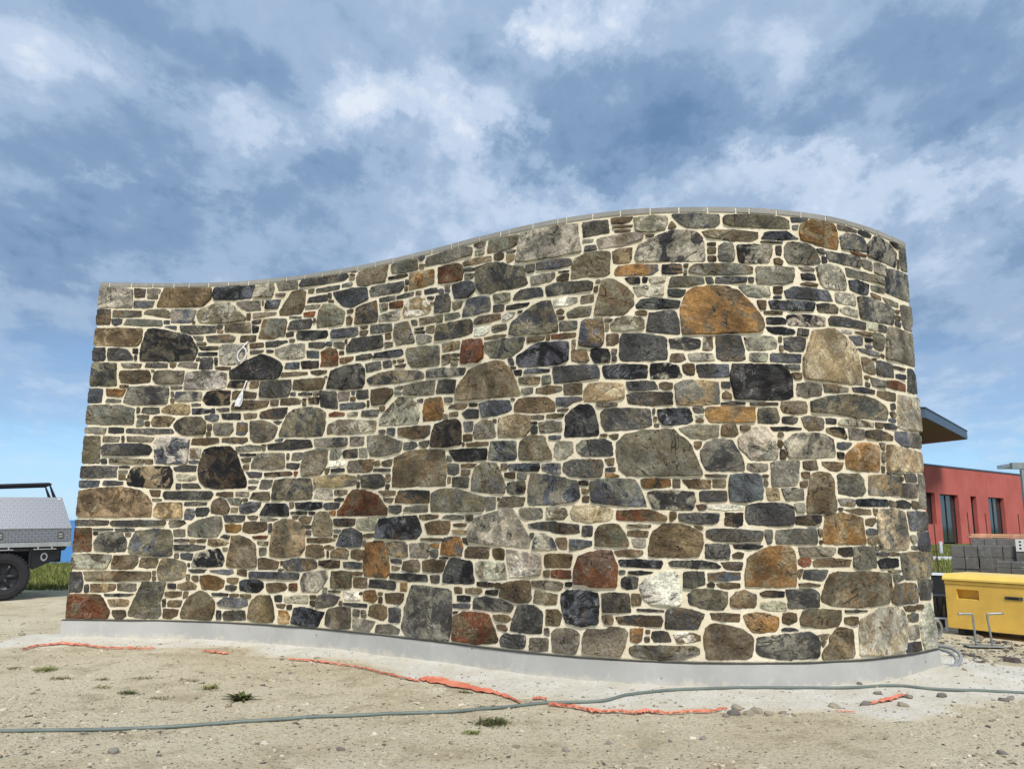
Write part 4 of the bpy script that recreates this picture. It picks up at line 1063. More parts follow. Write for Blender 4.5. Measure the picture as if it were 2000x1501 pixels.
g 9634 890 9800 910 9783 949 9629 950
b 4125 2372 4232 2338 4240 2422 4123 2429
n 1895 3603 2001 3602 2003 3679 1902 3680
k 5422 794 5609 794 5614 835 5412 835
gw 5695 3445 5740 3433 5814 3455 5839 3499 5739 3508 5689 3483
n 1944 697 2017 678 2085 694 2095 742 1943 740
n 4818 799 4919 804 4923 875 4806 870
g 2364 1001 2448 1021 2450 1091 2350 1095
g 7041 1203 7136 1203 7142 1273 7019 1273
n 1480 790 1626 793 1663 833 1424 829
g 5963 3920 5994 3888 6059 3894 6065 3970 5963 3974
n 9283 1417 9372 1410 9419 1446 9423 1482 9282 1466
n 4656 3454 4760 3431 4764 3513 4654 3512
n 5576 4108 5629 4089 5687 4100 5693 4149 5641 4167 5575 4161
n 7797 858 7951 863 7957 901 7889 904 7754 897
n 5471 3264 5717 3260 5735 3284 5666 3293 5458 3288
o 4394 695 4480 700 4484 783 4391 776
g 5298 4312 5357 4275 5439 4277 5459 4332 5307 4332
rn 8507 1067 8551 1045 8612 1057 8625 1087 8616 1118 8533 1121 8505 1101
d 3943 1961 4190 1949 4192 1980 3953 1989
lw 7230 3685 7253 3648 7368 3660 7378 3707 7229 3706
gl 9981 1282 10029 1248 10103 1274 10111 1322 9979 1318
n 10059 1591 10160 1577 10180 1646 10069 1655
k 3325 1964 3521 1969 3511 2007 3330 2003
n 2071 788 2199 762 2193 833 2074 833
g 4599 2224 4651 2191 4723 2207 4735 2263 4598 2251
n 1592 3263 1781 3254 1782 3291 1572 3297
n 7011 698 7086 701 7091 749 7074 794 7011 793
k 1927 608 2024 593 2071 612 2075 647 1937 653
n 6320 3756 6430 3748 6442 3814 6372 3816 6316 3796
k 7042 3656 7136 3654 7130 3715 6993 3716
n 4659 1223 4939 1219 4949 1247 4658 1244
g 6155 2732 6247 2745 6238 2816 6155 2818
n 5205 2230 5319 2235 5318 2292 5204 2294
g 8202 1312 8222 1245 8265 1254 8273 1362 8206 1364
d 508 1269 706 1269 706 1302 477 1300
l 5318 4200 5434 4194 5437 4255 5323 4255
e 7752 1737 7858 1743 7865 1802 7752 1801
n 6724 2482 6898 2481 6909 2516 6705 2519
g 615 4193 737 4188 739 4246 611 4241
n 3455 3699 3521 3687 3533 3752 3491 3798 3453 3780
k 8727 3164 8735 3224 8637 3228 8617 3164
e 2021 3601 2111 3608 2115 3674 2025 3679
g 5924 2679 5966 2653 6047 2659 6047 2713 5924 2710
n 9292 1256 9353 1238 9409 1248 9409 1303 9294 1298
gn 8515 1523 8592 1528 8589 1603 8497 1598
k 2066 3711 2138 3720 2141 3785 2052 3804
g 5183 3960 5288 3956 5308 4003 5182 4020
k 2777 1489 3001 1487 2999 1517 2772 1515
e 4802 3540 4880 3540 4882 3615 4794 3615
n 9432 3242 9551 3244 9555 3281 9390 3271 9311 3262
b 9284 1329 9412 1329 9417 1375 9326 1381 9283 1368
d 8136 2487 8383 2492 8379 2518 8115 2509
b 8627 4280 8763 4306 8804 4332 8659 4332 8617 4332
n 2623 493 2709 496 2704 565 2604 555
d 1769 531 1960 532 1970 561 1753 562
n 2390 2790 2493 2785 2496 2848 2390 2844
g 2050 3440 2209 3455 2244 3482 2047 3483
k 2783 2896 2836 2887 2972 2885 2986 2909 2864 2925 2782 2915
n 7301 2650 7351 2628 7412 2644 7413 2687 7325 2696 7297 2684
t 5108 1298 5262 1295 5267 1331 5087 1336
n 9609 3660 9769 3651 9766 3687 9597 3698
r 9378 4055 9563 4060 9572 4090 9324 4078
g 212 2852 400 2855 397 2883 233 2891
n 5192 1961 5339 1958 5384 1993 5184 1995
g 4809 1066 4862 1050 4896 1068 4894 1127 4804 1122
n 6764 528 6834 529 6839 582 6830 601 6740 595
r 2285 1198 2442 1203 2461 1236 2247 1228
e 626 2654 755 2643 763 2691 617 2690
n 6206 2403 6368 2402 6389 2434 6206 2437
g 1686 2734 1805 2732 1801 2777 1628 2767
k 5523 727 5652 720 5670 771 5529 761
n 9917 2965 10118 2969 10145 2990 9921 2997
n 5746 1845 5848 1832 5850 1890 5731 1890
n 4056 3350 4155 3356 4153 3404 4045 3411
d 10129 4287 10196 4283 10204 4332 10015 4324
n 1295 3648 1377 3643 1380 3692 1243 3702
g 3738 401 3819 396 3823 461 3734 466
d 4258 980 4399 974 4394 1014 4237 1013
n 8241 3440 8259 3401 8311 3401 8313 3480 8230 3479
g 3357 4164 3509 4168 3507 4202 3359 4201
n 2332 1137 2469 1127 2473 1168 2318 1170
b 6607 4019 6725 4026 6711 4072 6612 4071
d 1217 1152 1396 1154 1394 1184 1215 1181
k 2011 2181 2210 2180 2223 2205 1997 2206
t 5744 4042 5808 4056 5827 4110 5725 4115
d 8507 2837 8623 2837 8616 2881 8474 2874
k 8877 2343 8987 2342 8993 2387 8878 2390
n 2133 532 2211 515 2280 525 2271 560 2138 558
d 2553 3629 2658 3631 2654 3683 2554 3678
n 8399 3560 8476 3561 8485 3627 8402 3622
n 3839 1240 3980 1244 3978 1286 3834 1269
g 616 2558 704 2568 692 2629 629 2631
n 10008 3432 10112 3421 10132 3469 10014 3474
k 6987 968 7068 962 7176 973 7204 990 7051 994 6985 990
n 1183 610 1281 599 1276 653 1179 661
n 3668 3539 3761 3534 3782 3583 3663 3584
nl 3529 2609 3674 2601 3672 2642 3527 2637
k 1841 270 1900 269 1885 357 1831 361
n 4124 1631 4221 1613 4256 1660 4107 1662
n 5187 1885 5290 1887 5300 1934 5193 1932
n 2351 1411 2527 1412 2598 1434 2345 1435
n 8297 3353 8475 3358 8472 3386 8295 3380
n 5138 715 5223 717 5222 769 5127 769
k 2054 3827 2160 3830 2171 3878 2047 3863
n 9524 2346 9621 2341 9628 2393 9527 2390
n 9657 1592 9751 1596 9750 1636 9655 1652
n 8570 2747 8636 2747 8640 2805 8536 2799
n 5675 409 5764 399 5781 422 5751 452 5656 445
n 5099 1370 5233 1366 5266 1381 5246 1401 5096 1393
n 8501 877 8702 875 8709 890 8600 903 8500 900
g 5890 1829 5977 1824 5980 1876 5887 1881
n 9585 1134 9752 1132 9746 1160 9583 1162
g 3853 393 3922 392 3911 461 3845 462
k 7854 2487 8067 2494 8077 2509 7954 2516 7855 2506
k 8964 641 9218 642 9229 654 8957 664
n 8747 3659 8863 3659 8870 3683 8749 3694 8681 3672
e 6041 2404 6167 2395 6172 2432 6038 2437
n 2059 2108 2151 2117 2155 2154 2020 2149
g 2373 4160 2486 4150 2506 4188 2363 4193
n 4136 1847 4166 1835 4198 1851 4192 1918 4132 1914
n 10020 3492 10116 3488 10119 3536 10015 3535
n 3706 828 3839 833 3841 865 3704 863
d 9410 1138 9555 1129 9561 1162 9405 1164
n 4051 3454 4135 3453 4117 3513 4048 3512
n 2657 431 2743 424 2769 471 2633 464
g 4951 2661 5042 2651 5041 2697 4935 2706
n 7021 1382 7185 1377 7190 1404 6976 1402
n 1012 3026 1154 3027 1150 3058 1013 3058
n 2196 1428 2289 1428 2307 1464 2158 1463
d 8445 3943 8492 3941 8500 4029 8444 4025
n 768 2097 865 2089 852 2140 766 2141
n 1930 1511 2014 1505 2017 1560 1933 1559
n 1473 722 1515 693 1561 694 1556 753 1483 752
n 5012 2504 5123 2496 5122 2541 5011 2537
g 2149 1852 2278 1858 2275 1888 2147 1889
k 5178 4047 5314 4036 5316 4066 5173 4079
n 8424 3850 8497 3845 8509 3881 8469 3909 8421 3896
n 9596 975 9734 977 9744 1000 9545 1002
k 7058 650 7285 647 7285 665 7054 669
gl 7614 2415 7688 2415 7690 2447 7671 2467 7592 2462
d 220 1280 450 1283 448 1301 218 1298
n 5279 1419 5344 1432 5343 1480 5257 1480
n 3278 1108 3371 1101 3426 1124 3339 1143 3273 1130
n 7870 2549 7950 2545 7947 2583 7901 2613 7870 2591
g 8714 3809 8839 3812 8836 3840 8670 3836
n 9801 2541 9872 2551 9880 2606 9801 2595
n 6815 1937 6862 1941 6868 2002 6782 1994
n 1308 3582 1427 3580 1423 3614 1303 3616
k 8979 2036 9007 2023 9058 2022 9062 2075 8982 2076
n 9585 2145 9639 2130 9648 2199 9564 2192
n 466 1892 542 1895 533 1946 464 1951
n 7705 1831 7875 1830 7881 1851 7680 1853
g 9582 2019 9625 2014 9636 2103 9594 2112
n 2847 4153 2921 4147 2933 4198 2848 4201
b 1014 3784 1012 3835 858 3831
n 7398 1740 7456 1736 7458 1804 7399 1804
n 4215 3109 4348 3095 4370 3131 4214 3126
n 1508 1149 1620 1151 1623 1186 1503 1181
d 3398 1638 3518 1635 3531 1663 3456 1672 3396 1659
n 4449 3566 4518 3557 4508 3610 4425 3619
n 978 3307 1016 3293 1047 3313 1050 3355 971 3353
b 6239 2194 6346 2197 6351 2228 6225 2229
n 8380 1997 8433 2003 8438 2027 8418 2084 8388 2082
g 1921 1188 1938 1233 1862 1238 1809 1213
d 6038 2263 6102 2266 6098 2330 6049 2333
n 10013 628 10093 625 10112 663 9989 665
d 184 553 233 553 225 637 183 632
n 2473 1275 2510 1279 2505 1376 2464 1370
n 7782 3932 7850 3937 7857 3986 7781 3988
k 5851 2856 5911 2845 5923 2901 5832 2899
n 1539 2498 1587 2503 1581 2574 1532 2575
n 7907 1121 7989 1119 8002 1159 7954 1166 7904 1149
k 493 3479 552 3472 549 3534 487 3535
n 7865 2649 7940 2645 7933 2697 7865 2696
o 4795 1164 4900 1145 4906 1189 4788 1184
n 7099 3350 7194 3341 7195 3378 7133 3386 7093 3375
g 9990 1194 10110 1182 10109 1216 9991 1219
n 6894 4223 7071 4221 7077 4241 6954 4241 6889 4240
n 5689 1923 5757 1926 5756 1977 5698 1981
ro 3355 1477 3411 1475 3412 1526 3323 1520
b 1323 2099 1444 2102 1439 2130 1323 2130
n 3962 2020 4044 2029 4019 2079 3960 2063
n 8584 1856 8609 1833 8657 1836 8664 1885 8585 1881
n 1971 3890 2015 3883 2011 3966 1967 3963
n 7783 3858 7852 3858 7854 3907 7781 3904
d 1184 1786 1243 1793 1239 1845 1178 1845
n 7360 1449 7376 1438 7417 1472 7414 1514 7364 1514
g 2750 1557 2800 1567 2796 1624 2738 1620
n 8566 1752 8632 1756 8642 1802 8565 1797
n 4283 906 4356 911 4383 936 4264 948
o 6792 1830 6889 1829 6917 1842 6851 1861 6793 1862
d 7767 3637 7825 3645 7808 3697 7750 3693
n 4004 2633 4071 2632 4076 2680 4004 2678
n 371 3035 470 3038 475 3069 367 3066
n 8023 2258 8056 2249 8111 2278 8106 2297 8020 2295
n 8301 4054 8509 4057 8515 4074 8298 4068
n 2070 2025 2135 2023 2129 2074 2060 2067
n 9796 2472 9851 2465 9862 2497 9837 2518 9773 2508
n 2003 527 2108 532 2107 559 1992 557
g 10147 4060 10181 4063 10193 4163 10162 4156
n 3175 3467 3244 3461 3237 3506 3165 3510
n 3557 2779 3631 2775 3631 2817 3559 2821
n 1304 2806 1415 2809 1411 2833 1299 2837
n 7597 2110 7622 2082 7650 2101 7665 2146 7598 2145
n 3003 1258 3072 1253 3073 1300 3003 1299
d 1133 392 1172 395 1166 476 1130 470
n 4522 4210 4588 4192 4592 4238 4524 4252
n 1384 492 1433 515 1444 564 1387 559
d 5795 2961 5832 2967 5806 3029 5754 3029
d 1568 3323 1601 3321 1594 3410 1561 3413
d 234 2093 301 2089 288 2140 231 2138
n 9748 2422 9858 2416 9862 2447 9751 2445
k 6540 1762 6619 1756 6620 1793 6531 1796
b 8320 495 8473 500 8436 518 8350 522 8319 512
n 2790 416 2854 421 2854 467 2785 458
n 3371 633 3533 633 3539 652 3370 650
k 5285 2585 5372 2579 5381 2610 5273 2615
g 2155 1785 2233 1782 2267 1815 2150 1812
g 4223 2861 4321 2855 4327 2889 4222 2884
n 7623 1539 7682 1546 7684 1585 7597 1577
n 458 1976 561 1976 555 2005 455 2004
n 6918 4177 7051 4176 7056 4194 6963 4199 6903 4194
n 7419 4181 7492 4200 7450 4258 7422 4212
n 9759 1902 9913 1904 9922 1922 9762 1920
d 8911 4008 8974 3994 8976 4016 8950 4044 8885 4041
b 3412 1283 3493 1291 3507 1318 3402 1317
w 9143 3235 9261 3241 9269 3262 9141 3260
g 3283 618 3343 624 3342 673 3292 671
n 3114 545 3190 553 3190 585 3106 582
n 3458 3835 3536 3835 3541 3871 3456 3867
n 4535 4290 4587 4307 4601 4332 4495 4331
n 6184 919 6230 917 6234 977 6177 966
n 5027 3039 5102 3036 5101 3072 5023 3074
d 8945 3908 9004 3922 8995 3968 8949 3966
n 6568 1604 6623 1602 6628 1653 6569 1649
d 1566 3786 1630 3792 1629 3830 1567 3833
n 4035 2379 4092 2374 4093 2413 4003 2413
k 9458 3184 9544 3187 9554 3215 9458 3215
n 6866 2177 6899 2179 6914 2224 6823 2216
n 726 2563 780 2558 773 2612 718 2605
n 5029 3138 5120 3133 5122 3160 5024 3166
n 6793 1883 6876 1880 6876 1916 6793 1911
n 4489 3908 4557 3897 4556 3938 4487 3944
e 4930 2480 4987 2477 4978 2523 4924 2531
k 457 2034 582 2037 581 2056 457 2056
n 3124 482 3174 462 3173 520 3114 521
d 850 3867 917 3863 918 3902 851 3904
n 2662 2898 2738 2891 2737 2932 2672 2929
n 3246 1952 3274 1946 3300 2007 3240 2005
n 2289 3449 2376 3446 2374 3472 2288 3482
n 3695 3613 3765 3619 3779 3642 3663 3643
n 4255 3163 4331 3161 4337 3189 4238 3191
n 4095 557 4142 558 4140 611 4095 611
n 1558 2722 1616 2714 1603 2772 1562 2763
n 6473 3063 6502 3063 6505 3143 6471 3139
n 6187 402 6229 391 6229 454 6184 451
n 1235 962 1284 961 1280 1011 1231 1011
k 4502 3495 4602 3493 4616 3514 4482 3515
n 2517 2551 2570 2588 2438 2588
n 5231 1214 5288 1185 5263 1250 5216 1254
n 6321 3421 6376 3414 6387 3444 6359 3463 6316 3447
n 2589 3867 2757 3850 2757 3866 2586 3880
n 1408 708 1447 705 1445 769 1404 762
n 6597 4112 6685 4109 6691 4134 6592 4137
n 9459 3122 9547 3125 9552 3149 9454 3149
n 5639 791 5690 793 5696 835 5638 834
b 4830 3866 4885 3859 4878 3903 4824 3908
n 4993 2037 5059 2034 5040 2072 4997 2086
n 3364 3343 3430 3339 3421 3377 3363 3379
n 8497 961 8510 934 8549 1024 8500 1010
n 2488 2351 2579 2351 2596 2378 2486 2369
n 9570 1916 9609 1914 9619 1966 9574 1971
n 3007 2881 3080 2878 3080 2907 3005 2912
n 9405 1517 9431 1503 9449 1564 9397 1567
d 4559 2696 4626 2677 4631 2721 4551 2711
d 3035 1487 3101 1488 3122 1514 3025 1514
n 900 1641 1011 1642 1006 1660 898 1663
g 4227 2802 4318 2793 4314 2816 4225 2828
n 615 1210 667 1210 670 1248 608 1248
n 10035 3562 10102 3566 10112 3599 10039 3592
n 1419 1145 1487 1151 1482 1179 1419 1180
n 9413 2741 9470 2731 9479 2766 9419 2775
g 608 2721 644 2727 637 2785 605 2785
k 4664 3832 4732 3810 4753 3841 4656 3849
n 6569 1681 6618 1684 6624 1714 6561 1726
n 3159 4002 3237 3994 3234 4019 3159 4032
k 7782 4013 7853 4008 7857 4041 7781 4036
n 3471 4243 3534 4236 3539 4262 3468 4276
n 2799 1438 2861 1435 2881 1467 2793 1461
b 4136 1766 4177 1765 4189 1809 4137 1808
n 1568 3740 1639 3736 1640 3766 1568 3766
n 2998 1327 3067 1331 3067 1359 3002 1358
d 6862 2981 6903 2982 6911 3023 6863 3027
n 1860 1051 1914 1057 1914 1087 1853 1088
k 6404 841 6454 841 6459 878 6396 872
n 2615 3561 2679 3560 2678 3589 2612 3592
n 3833 1143 3868 1155 3874 1202 3835 1202
n 1529 2436 1581 2435 1571 2479 1529 2472
n 6325 2463 6410 2460 6436 2481 6320 2480
d 5738 4144 5820 4139 5839 4158 5807 4164 5731 4158
d 8162 3660 8202 3658 8207 3703 8161 3702
n 5011 1810 5042 1809 5045 1865 5009 1866
n 2860 2764 2902 2762 2900 2806 2857 2807
n 8367 2119 8390 2102 8406 2125 8397 2167 8371 2168
n 2671 2130 2701 2133 2695 2193 2666 2195
r 2790 1936 2812 1930 2838 1978 2782 1979
n 4328 4052 4364 4047 4363 4093 4325 4104
n 3527 498 3572 497 3566 543 3531 539
n 4910 3911 4971 3909 4970 3938 4904 3938
n 3817 2696 3842 2692 3840 2758 3812 2761
k 3169 4056 3198 4048 3194 4108 3162 4113
b 8635 4212 8681 4221 8688 4255 8631 4245
n 6696 3606 6726 3596 6737 3658 6701 3646
n 1026 2855 1066 2851 1061 2895 1025 2899
n 462 2355 487 2357 480 2424 457 2423
k 7167 3662 7196 3661 7210 3703 7166 3710
n 7677 872 7726 867 7734 892 7709 905 7673 891
n 6805 3209 6830 3208 6833 3270 6806 3272
n 6868 2912 6905 2915 6899 2961 6867 2956
n 9868 1847 9912 1844 9918 1877 9867 1878
n 6802 3298 6842 3297 6877 3317 6801 3328
d 520 3394 548 3394 542 3450 515 3448
n 1312 3379 1356 3384 1357 3419 1316 3416
n 1027 2928 1054 2930 1048 2986 1021 2986
n 3322 1010 3345 1010 3339 1079 3317 1078
n 4320 3980 4355 3972 4354 4017 4317 4018
n 985 693 1021 698 1021 731 977 734
n 2669 903 2702 910 2707 947 2664 945
n 4917 3869 4972 3859 4971 3889 4916 3892
k 3723 1786 3747 1785 3745 1842 3719 1845
k 4935 1043 5029 1044 5028 1060 4924 1056
n 7621 2327 7685 2330 7686 2352 7619 2349
n 8429 3006 8460 3006 8460 3050 8433 3059
n 3578 2851 3619 2845 3617 2880 3574 2884
n 7118 393 7155 394 7156 433 7116 427
n 2098 1642 2144 1639 2145 1667 2090 1669
n 2311 2242 2348 2245 2345 2280 2307 2281
n 5025 3099 5122 3090 5121 3103 5025 3114
n 9700 3059 9746 3053 9749 3081 9697 3086
n 4092 638 4140 637 4143 664 4086 661
k 6338 3839 6436 3836 6442 3847 6333 3852
n 8396 3509 8472 3515 8473 3531 8398 3528
n 6203 3174 6234 3170 6232 3214 6205 3218
n 8369 2205 8418 2209 8413 2238 8381 2238
g 6903 965 6948 969 6953 995 6905 993
n 7608 1370 7646 1365 7645 1388 7573 1396
n 9408 2816 9449 2810 9464 2840 9406 2835
n 8724 1338 8742 1307 8749 1372 8718 1372
k 231 1225 269 1228 273 1255 223 1252
n 8425 3091 8452 3093 8454 3138 8428 3136
n 8219 1766 8241 1752 8249 1784 8231 1809 8217 1796
k 4485 3465 4572 3455 4571 3468 4489 3478
n 2954 3771 2976 3771 2972 3821 2950 3824
n 4178 3164 4218 3159 4218 3187 4179 3193
n 2173 4061 2193 4057 2191 4116 2171 4116
n 985 760 1013 758 1009 798 981 800
d 6048 1257 6070 1311 6029 1308
n 9399 1188 9437 1184 9431 1209 9389 1220
k 6044 2354 6096 2350 6096 2372 6044 2372
n 7217 4111 7258 4113 7283 4130 7204 4129
n 2651 840 2697 842 2704 862 2639 858
n 3408 1234 3454 1238 3459 1258 3407 1258
n 6338 3364 6381 3366 6392 3387 6335 3385
n 8697 363 8710 362 8739 401 8697 400
n 3719 1887 3750 1888 3753 1918 3722 1922
l 7620 2372 7668 2370 7687 2391 7618 2386
n 6751 2206 6804 2207 6805 2225 6746 2223
n 3448 3464 3470 3462 3467 3504 3446 3509
n 5803 2925 5844 2918 5850 2939 5797 2943
n 3474 4294 3543 4284 3541 4297 3470 4307
n 5593 2403 5620 2392 5620 2425 5584 2428
n 2857 2827 2899 2824 2901 2844 2854 2845
n 4710 3761 4747 3755 4747 3778 4710 3782
n 8690 420 8745 423 8752 437 8689 433
n 7557 3801 7581 3796 7591 3824 7553 3825
n 7238 2341 7261 2338 7262 2374 7239 2374
n 7551 3725 7572 3725 7575 3761 7552 3759
k 4592 3454 4629 3450 4632 3469 4591 3473
n 7246 2287 7278 2284 7281 2308 7244 2308
n 1415 863 1436 858 1434 896 1410 893
n 6722 3693 6755 3692 6757 3716 6719 3711
n 9663 1906 9711 1903 9705 1919 9644 1918
n 8213 1834 8253 1834 8253 1851 8211 1853
d 7230 2408 7246 2403 7250 2450 7231 2446
n 7130 464 7158 465 7161 489 7130 488
n 8962 1550 8992 1543 8999 1567 8960 1565
n 9594 3008 9600 3027 9525 3016
n 5120 516 5161 525 5180 539 5121 533
n 8665 455 8764 457 8764 465 8660 459
n 2304 2300 2361 2299 2359 2310 2304 2311
d 5876 3492 5912 3491 5924 3507 5875 3505
k 3879 3248 3904 3251 3896 3270 3872 3279
n 5802 2607 5840 2604 5839 2618 5799 2624
n 1219 3875 1255 3867 1246 3895 1229 3887
n 8730 1246 8748 1246 8750 1273 8728 1270
n 5195 2186 5217 2184 5214 2210 5198 2212
n 3161 3082 3191 3079 3190 3094 3159 3097
n 3075 1779 3101 1777 3102 1796 3074 1792
n 5656 1620 5673 1631 5681 1643 5651 1647
n 755 3245 775 3251 780 3259 742 3266
n 3825 635 3852 631 3850 650 3821 644
d 3481 4332 3524 4327 3593 4332 3584 4332 3483 4332"""
def cut(p, r):
    q = np.roll(p, -1, 0); return np.stack([p + (q - p) * r, q + (p - q) * r], 1).reshape(-1, 2)
def resample(p, d):
    q = np.roll(p, -1, 0); L = np.hypot(*(q - p).T); n = max(8, int(round(L.sum() / d))); t = np.concatenate([[0], np.cumsum(L)]); u = np.linspace(0, t[-1], n, endpoint=False)
    c = np.concatenate([p, p[:1]]); return np.stack([np.interp(u, t, c[:, 0]), np.interp(u, t, c[:, 1])], 1)
def stone_geo(poly, k):
    g = np.random.default_rng(k + 101)
    x, y = poly[:, 0], poly[:, 1]; A = abs(.5 * np.sum(x * np.roll(y, -1) - y * np.roll(x, -1))); rad = A ** .5
    p = cut(poly, 0.035 if rad > .12 else 0.05); p = cut(p, 0.25)
    p = resample(p, float(np.clip(rad * .09, .008, .024)))
    n = len(p); c = p.mean(0); d0 = p - c; l = np.hypot(*d0.T)[:, None] + 1e-9
    edge0 = poly[:, 0].min() <= 0.0005; edge1 = poly[:, 0].max() >= WL - 0.0015
    jit = min(.0045, .03 * rad) * (0.6 * g.standard_normal(n) + waves(p[:, 0] * 60, p[:, 1] * 60, k, 8, .6, 3)) * .8
    p = p + d0 / l * (jit[:, None] + .0075); d0 = p - c; l = np.hypot(*d0.T)[:, None] + 1e-9
    h0 = g.uniform(.007, .021) + min(.012, rad * .04); grad = g.uniform(-.055, .055, 2)
    steps = [(g.uniform(0, 2 * np.pi), g.uniform(-.35, .35) * rad, g.uniform(.003, .011)) for _ in range(1 + int(rad > .085) * 3)]
    def height(q, edge):
        v = q - c; h = h0 + v @ grad + .0022 * waves(q[:, 0] * 18, q[:, 1] * 18, k + 7, 8, .6, 4)
        for an, of, dp in steps: h = h - dp * (1 / (1 + np.exp(-(v @ np.array([math.cos(an), math.sin(an)]) - of) / .006)))
        return np.maximum(h, .0065) * edge
    insets = [(0, -.03), (0, .0015)]
    b = min(.0045, .07 * rad)
    rings = [(p, np.full(n, -.03)), (p, np.full(n, .001) + .0015 * g.random(n))]
    q = c + d0 * (1 - b / l); rings.append((q, height(q, .88)))
    big = rad > .085
    if not big:
        for sc in ((.72, .38) if rad > .06 else (.5,)): q = c + d0 * sc; rings.append((q, height(q, 1.0)))
    else: q = c + d0 * (1 - min(.016, .12 * rad) / l); rings.append((q, height(q, 1.0)))
    sv, zv, hv = [], [], []
    for i, (q, h) in enumerate(rings):
        h = h.copy(); s_ = q[:, 0].copy()
        if edge0: m = p[:, 0] < .02; h[m & (i == 0)] = -.26; s_[m & (i < 2)] -= .004
        if edge1: m = p[:, 0] > WL - .02; h[m & (i == 0)] = -.26; s_[m & (i < 2)] += .004
        sv.append(s_); zv.append(q[:, 1]); hv.append(h)
    Fc = []; i = np.arange(n); j = (i + 1) % n
    for r in range(len(rings) - 1):
        Fc += np.stack([r * n + i, r * n + j, (r + 1) * n + j, (r + 1) * n + i], 1).tolist()
    r = len(rings) - 1
    if not big:
        sv.append(np.array([c[0]])); zv.append(np.array([c[1]])); hv.append(height(c[None], 1.0))
        Fc += np.stack([r * n + i, r * n + j, np.full(n, (r + 1) * n)], 1).tolist()
    else:
        # cleaved face: irregular triangles between scattered points
        o = rings[-1][0]; st = max(.022, rad * .085); lo, hi = o.min(0), o.max(0)
        X, Y = np.meshgrid(np.arange(lo[0], hi[0], st), np.arange(lo[1], hi[1], st)); G = np.stack([X.ravel(), Y.ravel()], 1) + g.uniform(-.4, .4, (X.size, 2)) * st
        A_ = o; B_ = np.roll(o, -1, 0); yy = G[:, 1][:, None]
        ins = (((A_[:, 1] > yy) != (B_[:, 1] > yy)) & (G[:, 0][:, None] < (B_[:, 0] - A_[:, 0]) * (yy - A_[:, 1]) / (B_[:, 1] - A_[:, 1] + 1e-12) + A_[:, 0])).sum(1) % 2 == 1
        ab = B_ - A_; tt = np.clip(((G[:, None] - A_) * ab).sum(2) / ((ab ** 2).sum(1) + 1e-12), 0, 1); dm = np.sqrt(((G[:, None] - A_ - tt[..., None] * ab) ** 2).sum(2)).min(1)
        G = G[ins & (dm > st * .45)]
        vin = [Vector(v) for v in np.concatenate([o, G])]
        ov, oe, of, vo, _, _ = delaunay_2d_cdt(vin, [(int(a), int(b)) for a, b in zip(i, j)], [], 1, 1e-6)
        src = [v[0] if v else -1 for v in vo]; ok = len(ov) == len(vin) and min(src) >= 0
        if ok:
            sv.append(G[:, 0]); zv.append(G[:, 1]); hv.append(height(G, 1.0) + g.normal(0, .0020, len(G)))
            Fc += [tuple(r * n + src[t] if src[t] < n else (r + 1) * n + src[t] - n for t in f) for f in of]
        else:
            sv.append(np.array([c[0]])); zv.append(np.array([c[1]])); hv.append(height(c[None], 1.0)); Fc += np.stack([r * n + i, r * n + j, np.full(n, (r + 1) * n)], 1).tolist()
    V = on_wall(np.concatenate(sv), np.concatenate(zv), np.concatenate(hv))
    return V, Fc
def col_attr(me, ca, cb, sd):
    n = len(me.vertices)
    for nm, v in (('ca', ca), ('cb', cb)):
        at = me.attributes.new(nm, 'FLOAT_COLOR', 'POINT'); v = np.asarray(v, np.float32)
        if v.ndim == 1: v = np.tile(v, (n, 1))
        at.data.foreach_set('color', np.concatenate([v, np.ones((n, 1), np.float32)], 1).astype(np.float32).ravel())
    at = me.attributes.new('sd', 'FLOAT', 'POINT'); at.data.foreach_set('value', np.full(n, sd, np.float32) if np.isscalar(sd) else np.asarray(sd, np.float32))
ALB = 0.82 * np.array([1.015, 1.0, 0.97])
fillV, fillF, fca, fcb, fsd = [], [], [], [], []; nv = 0
for k, ln in enumerate(STONES.split('\n')):
    w = ln.split(); poly = np.array(list(map(float, w[1:]))).reshape(-1, 2) / 1000.0
    g = np.random.default_rng(k + 5); code = w[0]
    a = np.array(s2l(PAL[code[0]])) * ALB; second = code[1] if len(code) > 1 else g.choice(list('gden'))
    b_ = np.array(s2l(PAL[second])) * ALB
    if len(code) == 1: b_ = a * .55 + b_ * .45 if code[0] not in 'w' else a * .8
    if code[0] == 'n' and len(poly) <= 4: a = np.array(s2l(PAL[g.choice(list('nnnedgb'))])) * ALB
    tint = g.uniform(.82, 1.2); a = a * tint * g.uniform(.95, 1.05, 3); b_ = b_ * tint; sd = float(g.random())
    V, Fc = stone_geo(poly, k)
    if k < 300:
        o = wchild('stone', V, Fc, M['stone'], False, True); col_attr(o.data, a, b_, sd)
    else:
        fillV.append(V); fillF += [tuple(i + nv for i in f) for f in Fc]; nv += len(V)
        fca.append(np.tile(a, (len(V), 1))); fcb.append(np.tile(b_, (len(V), 1))); fsd.append(np.full(len(V), sd))
o = wchild('small_stones', np.concatenate(fillV), fillF, M['stone'], False); tag(o, kind='stuff')
col_attr(o.data, np.concatenate(fca), np.concatenate(fcb), np.concatenate(fsd))
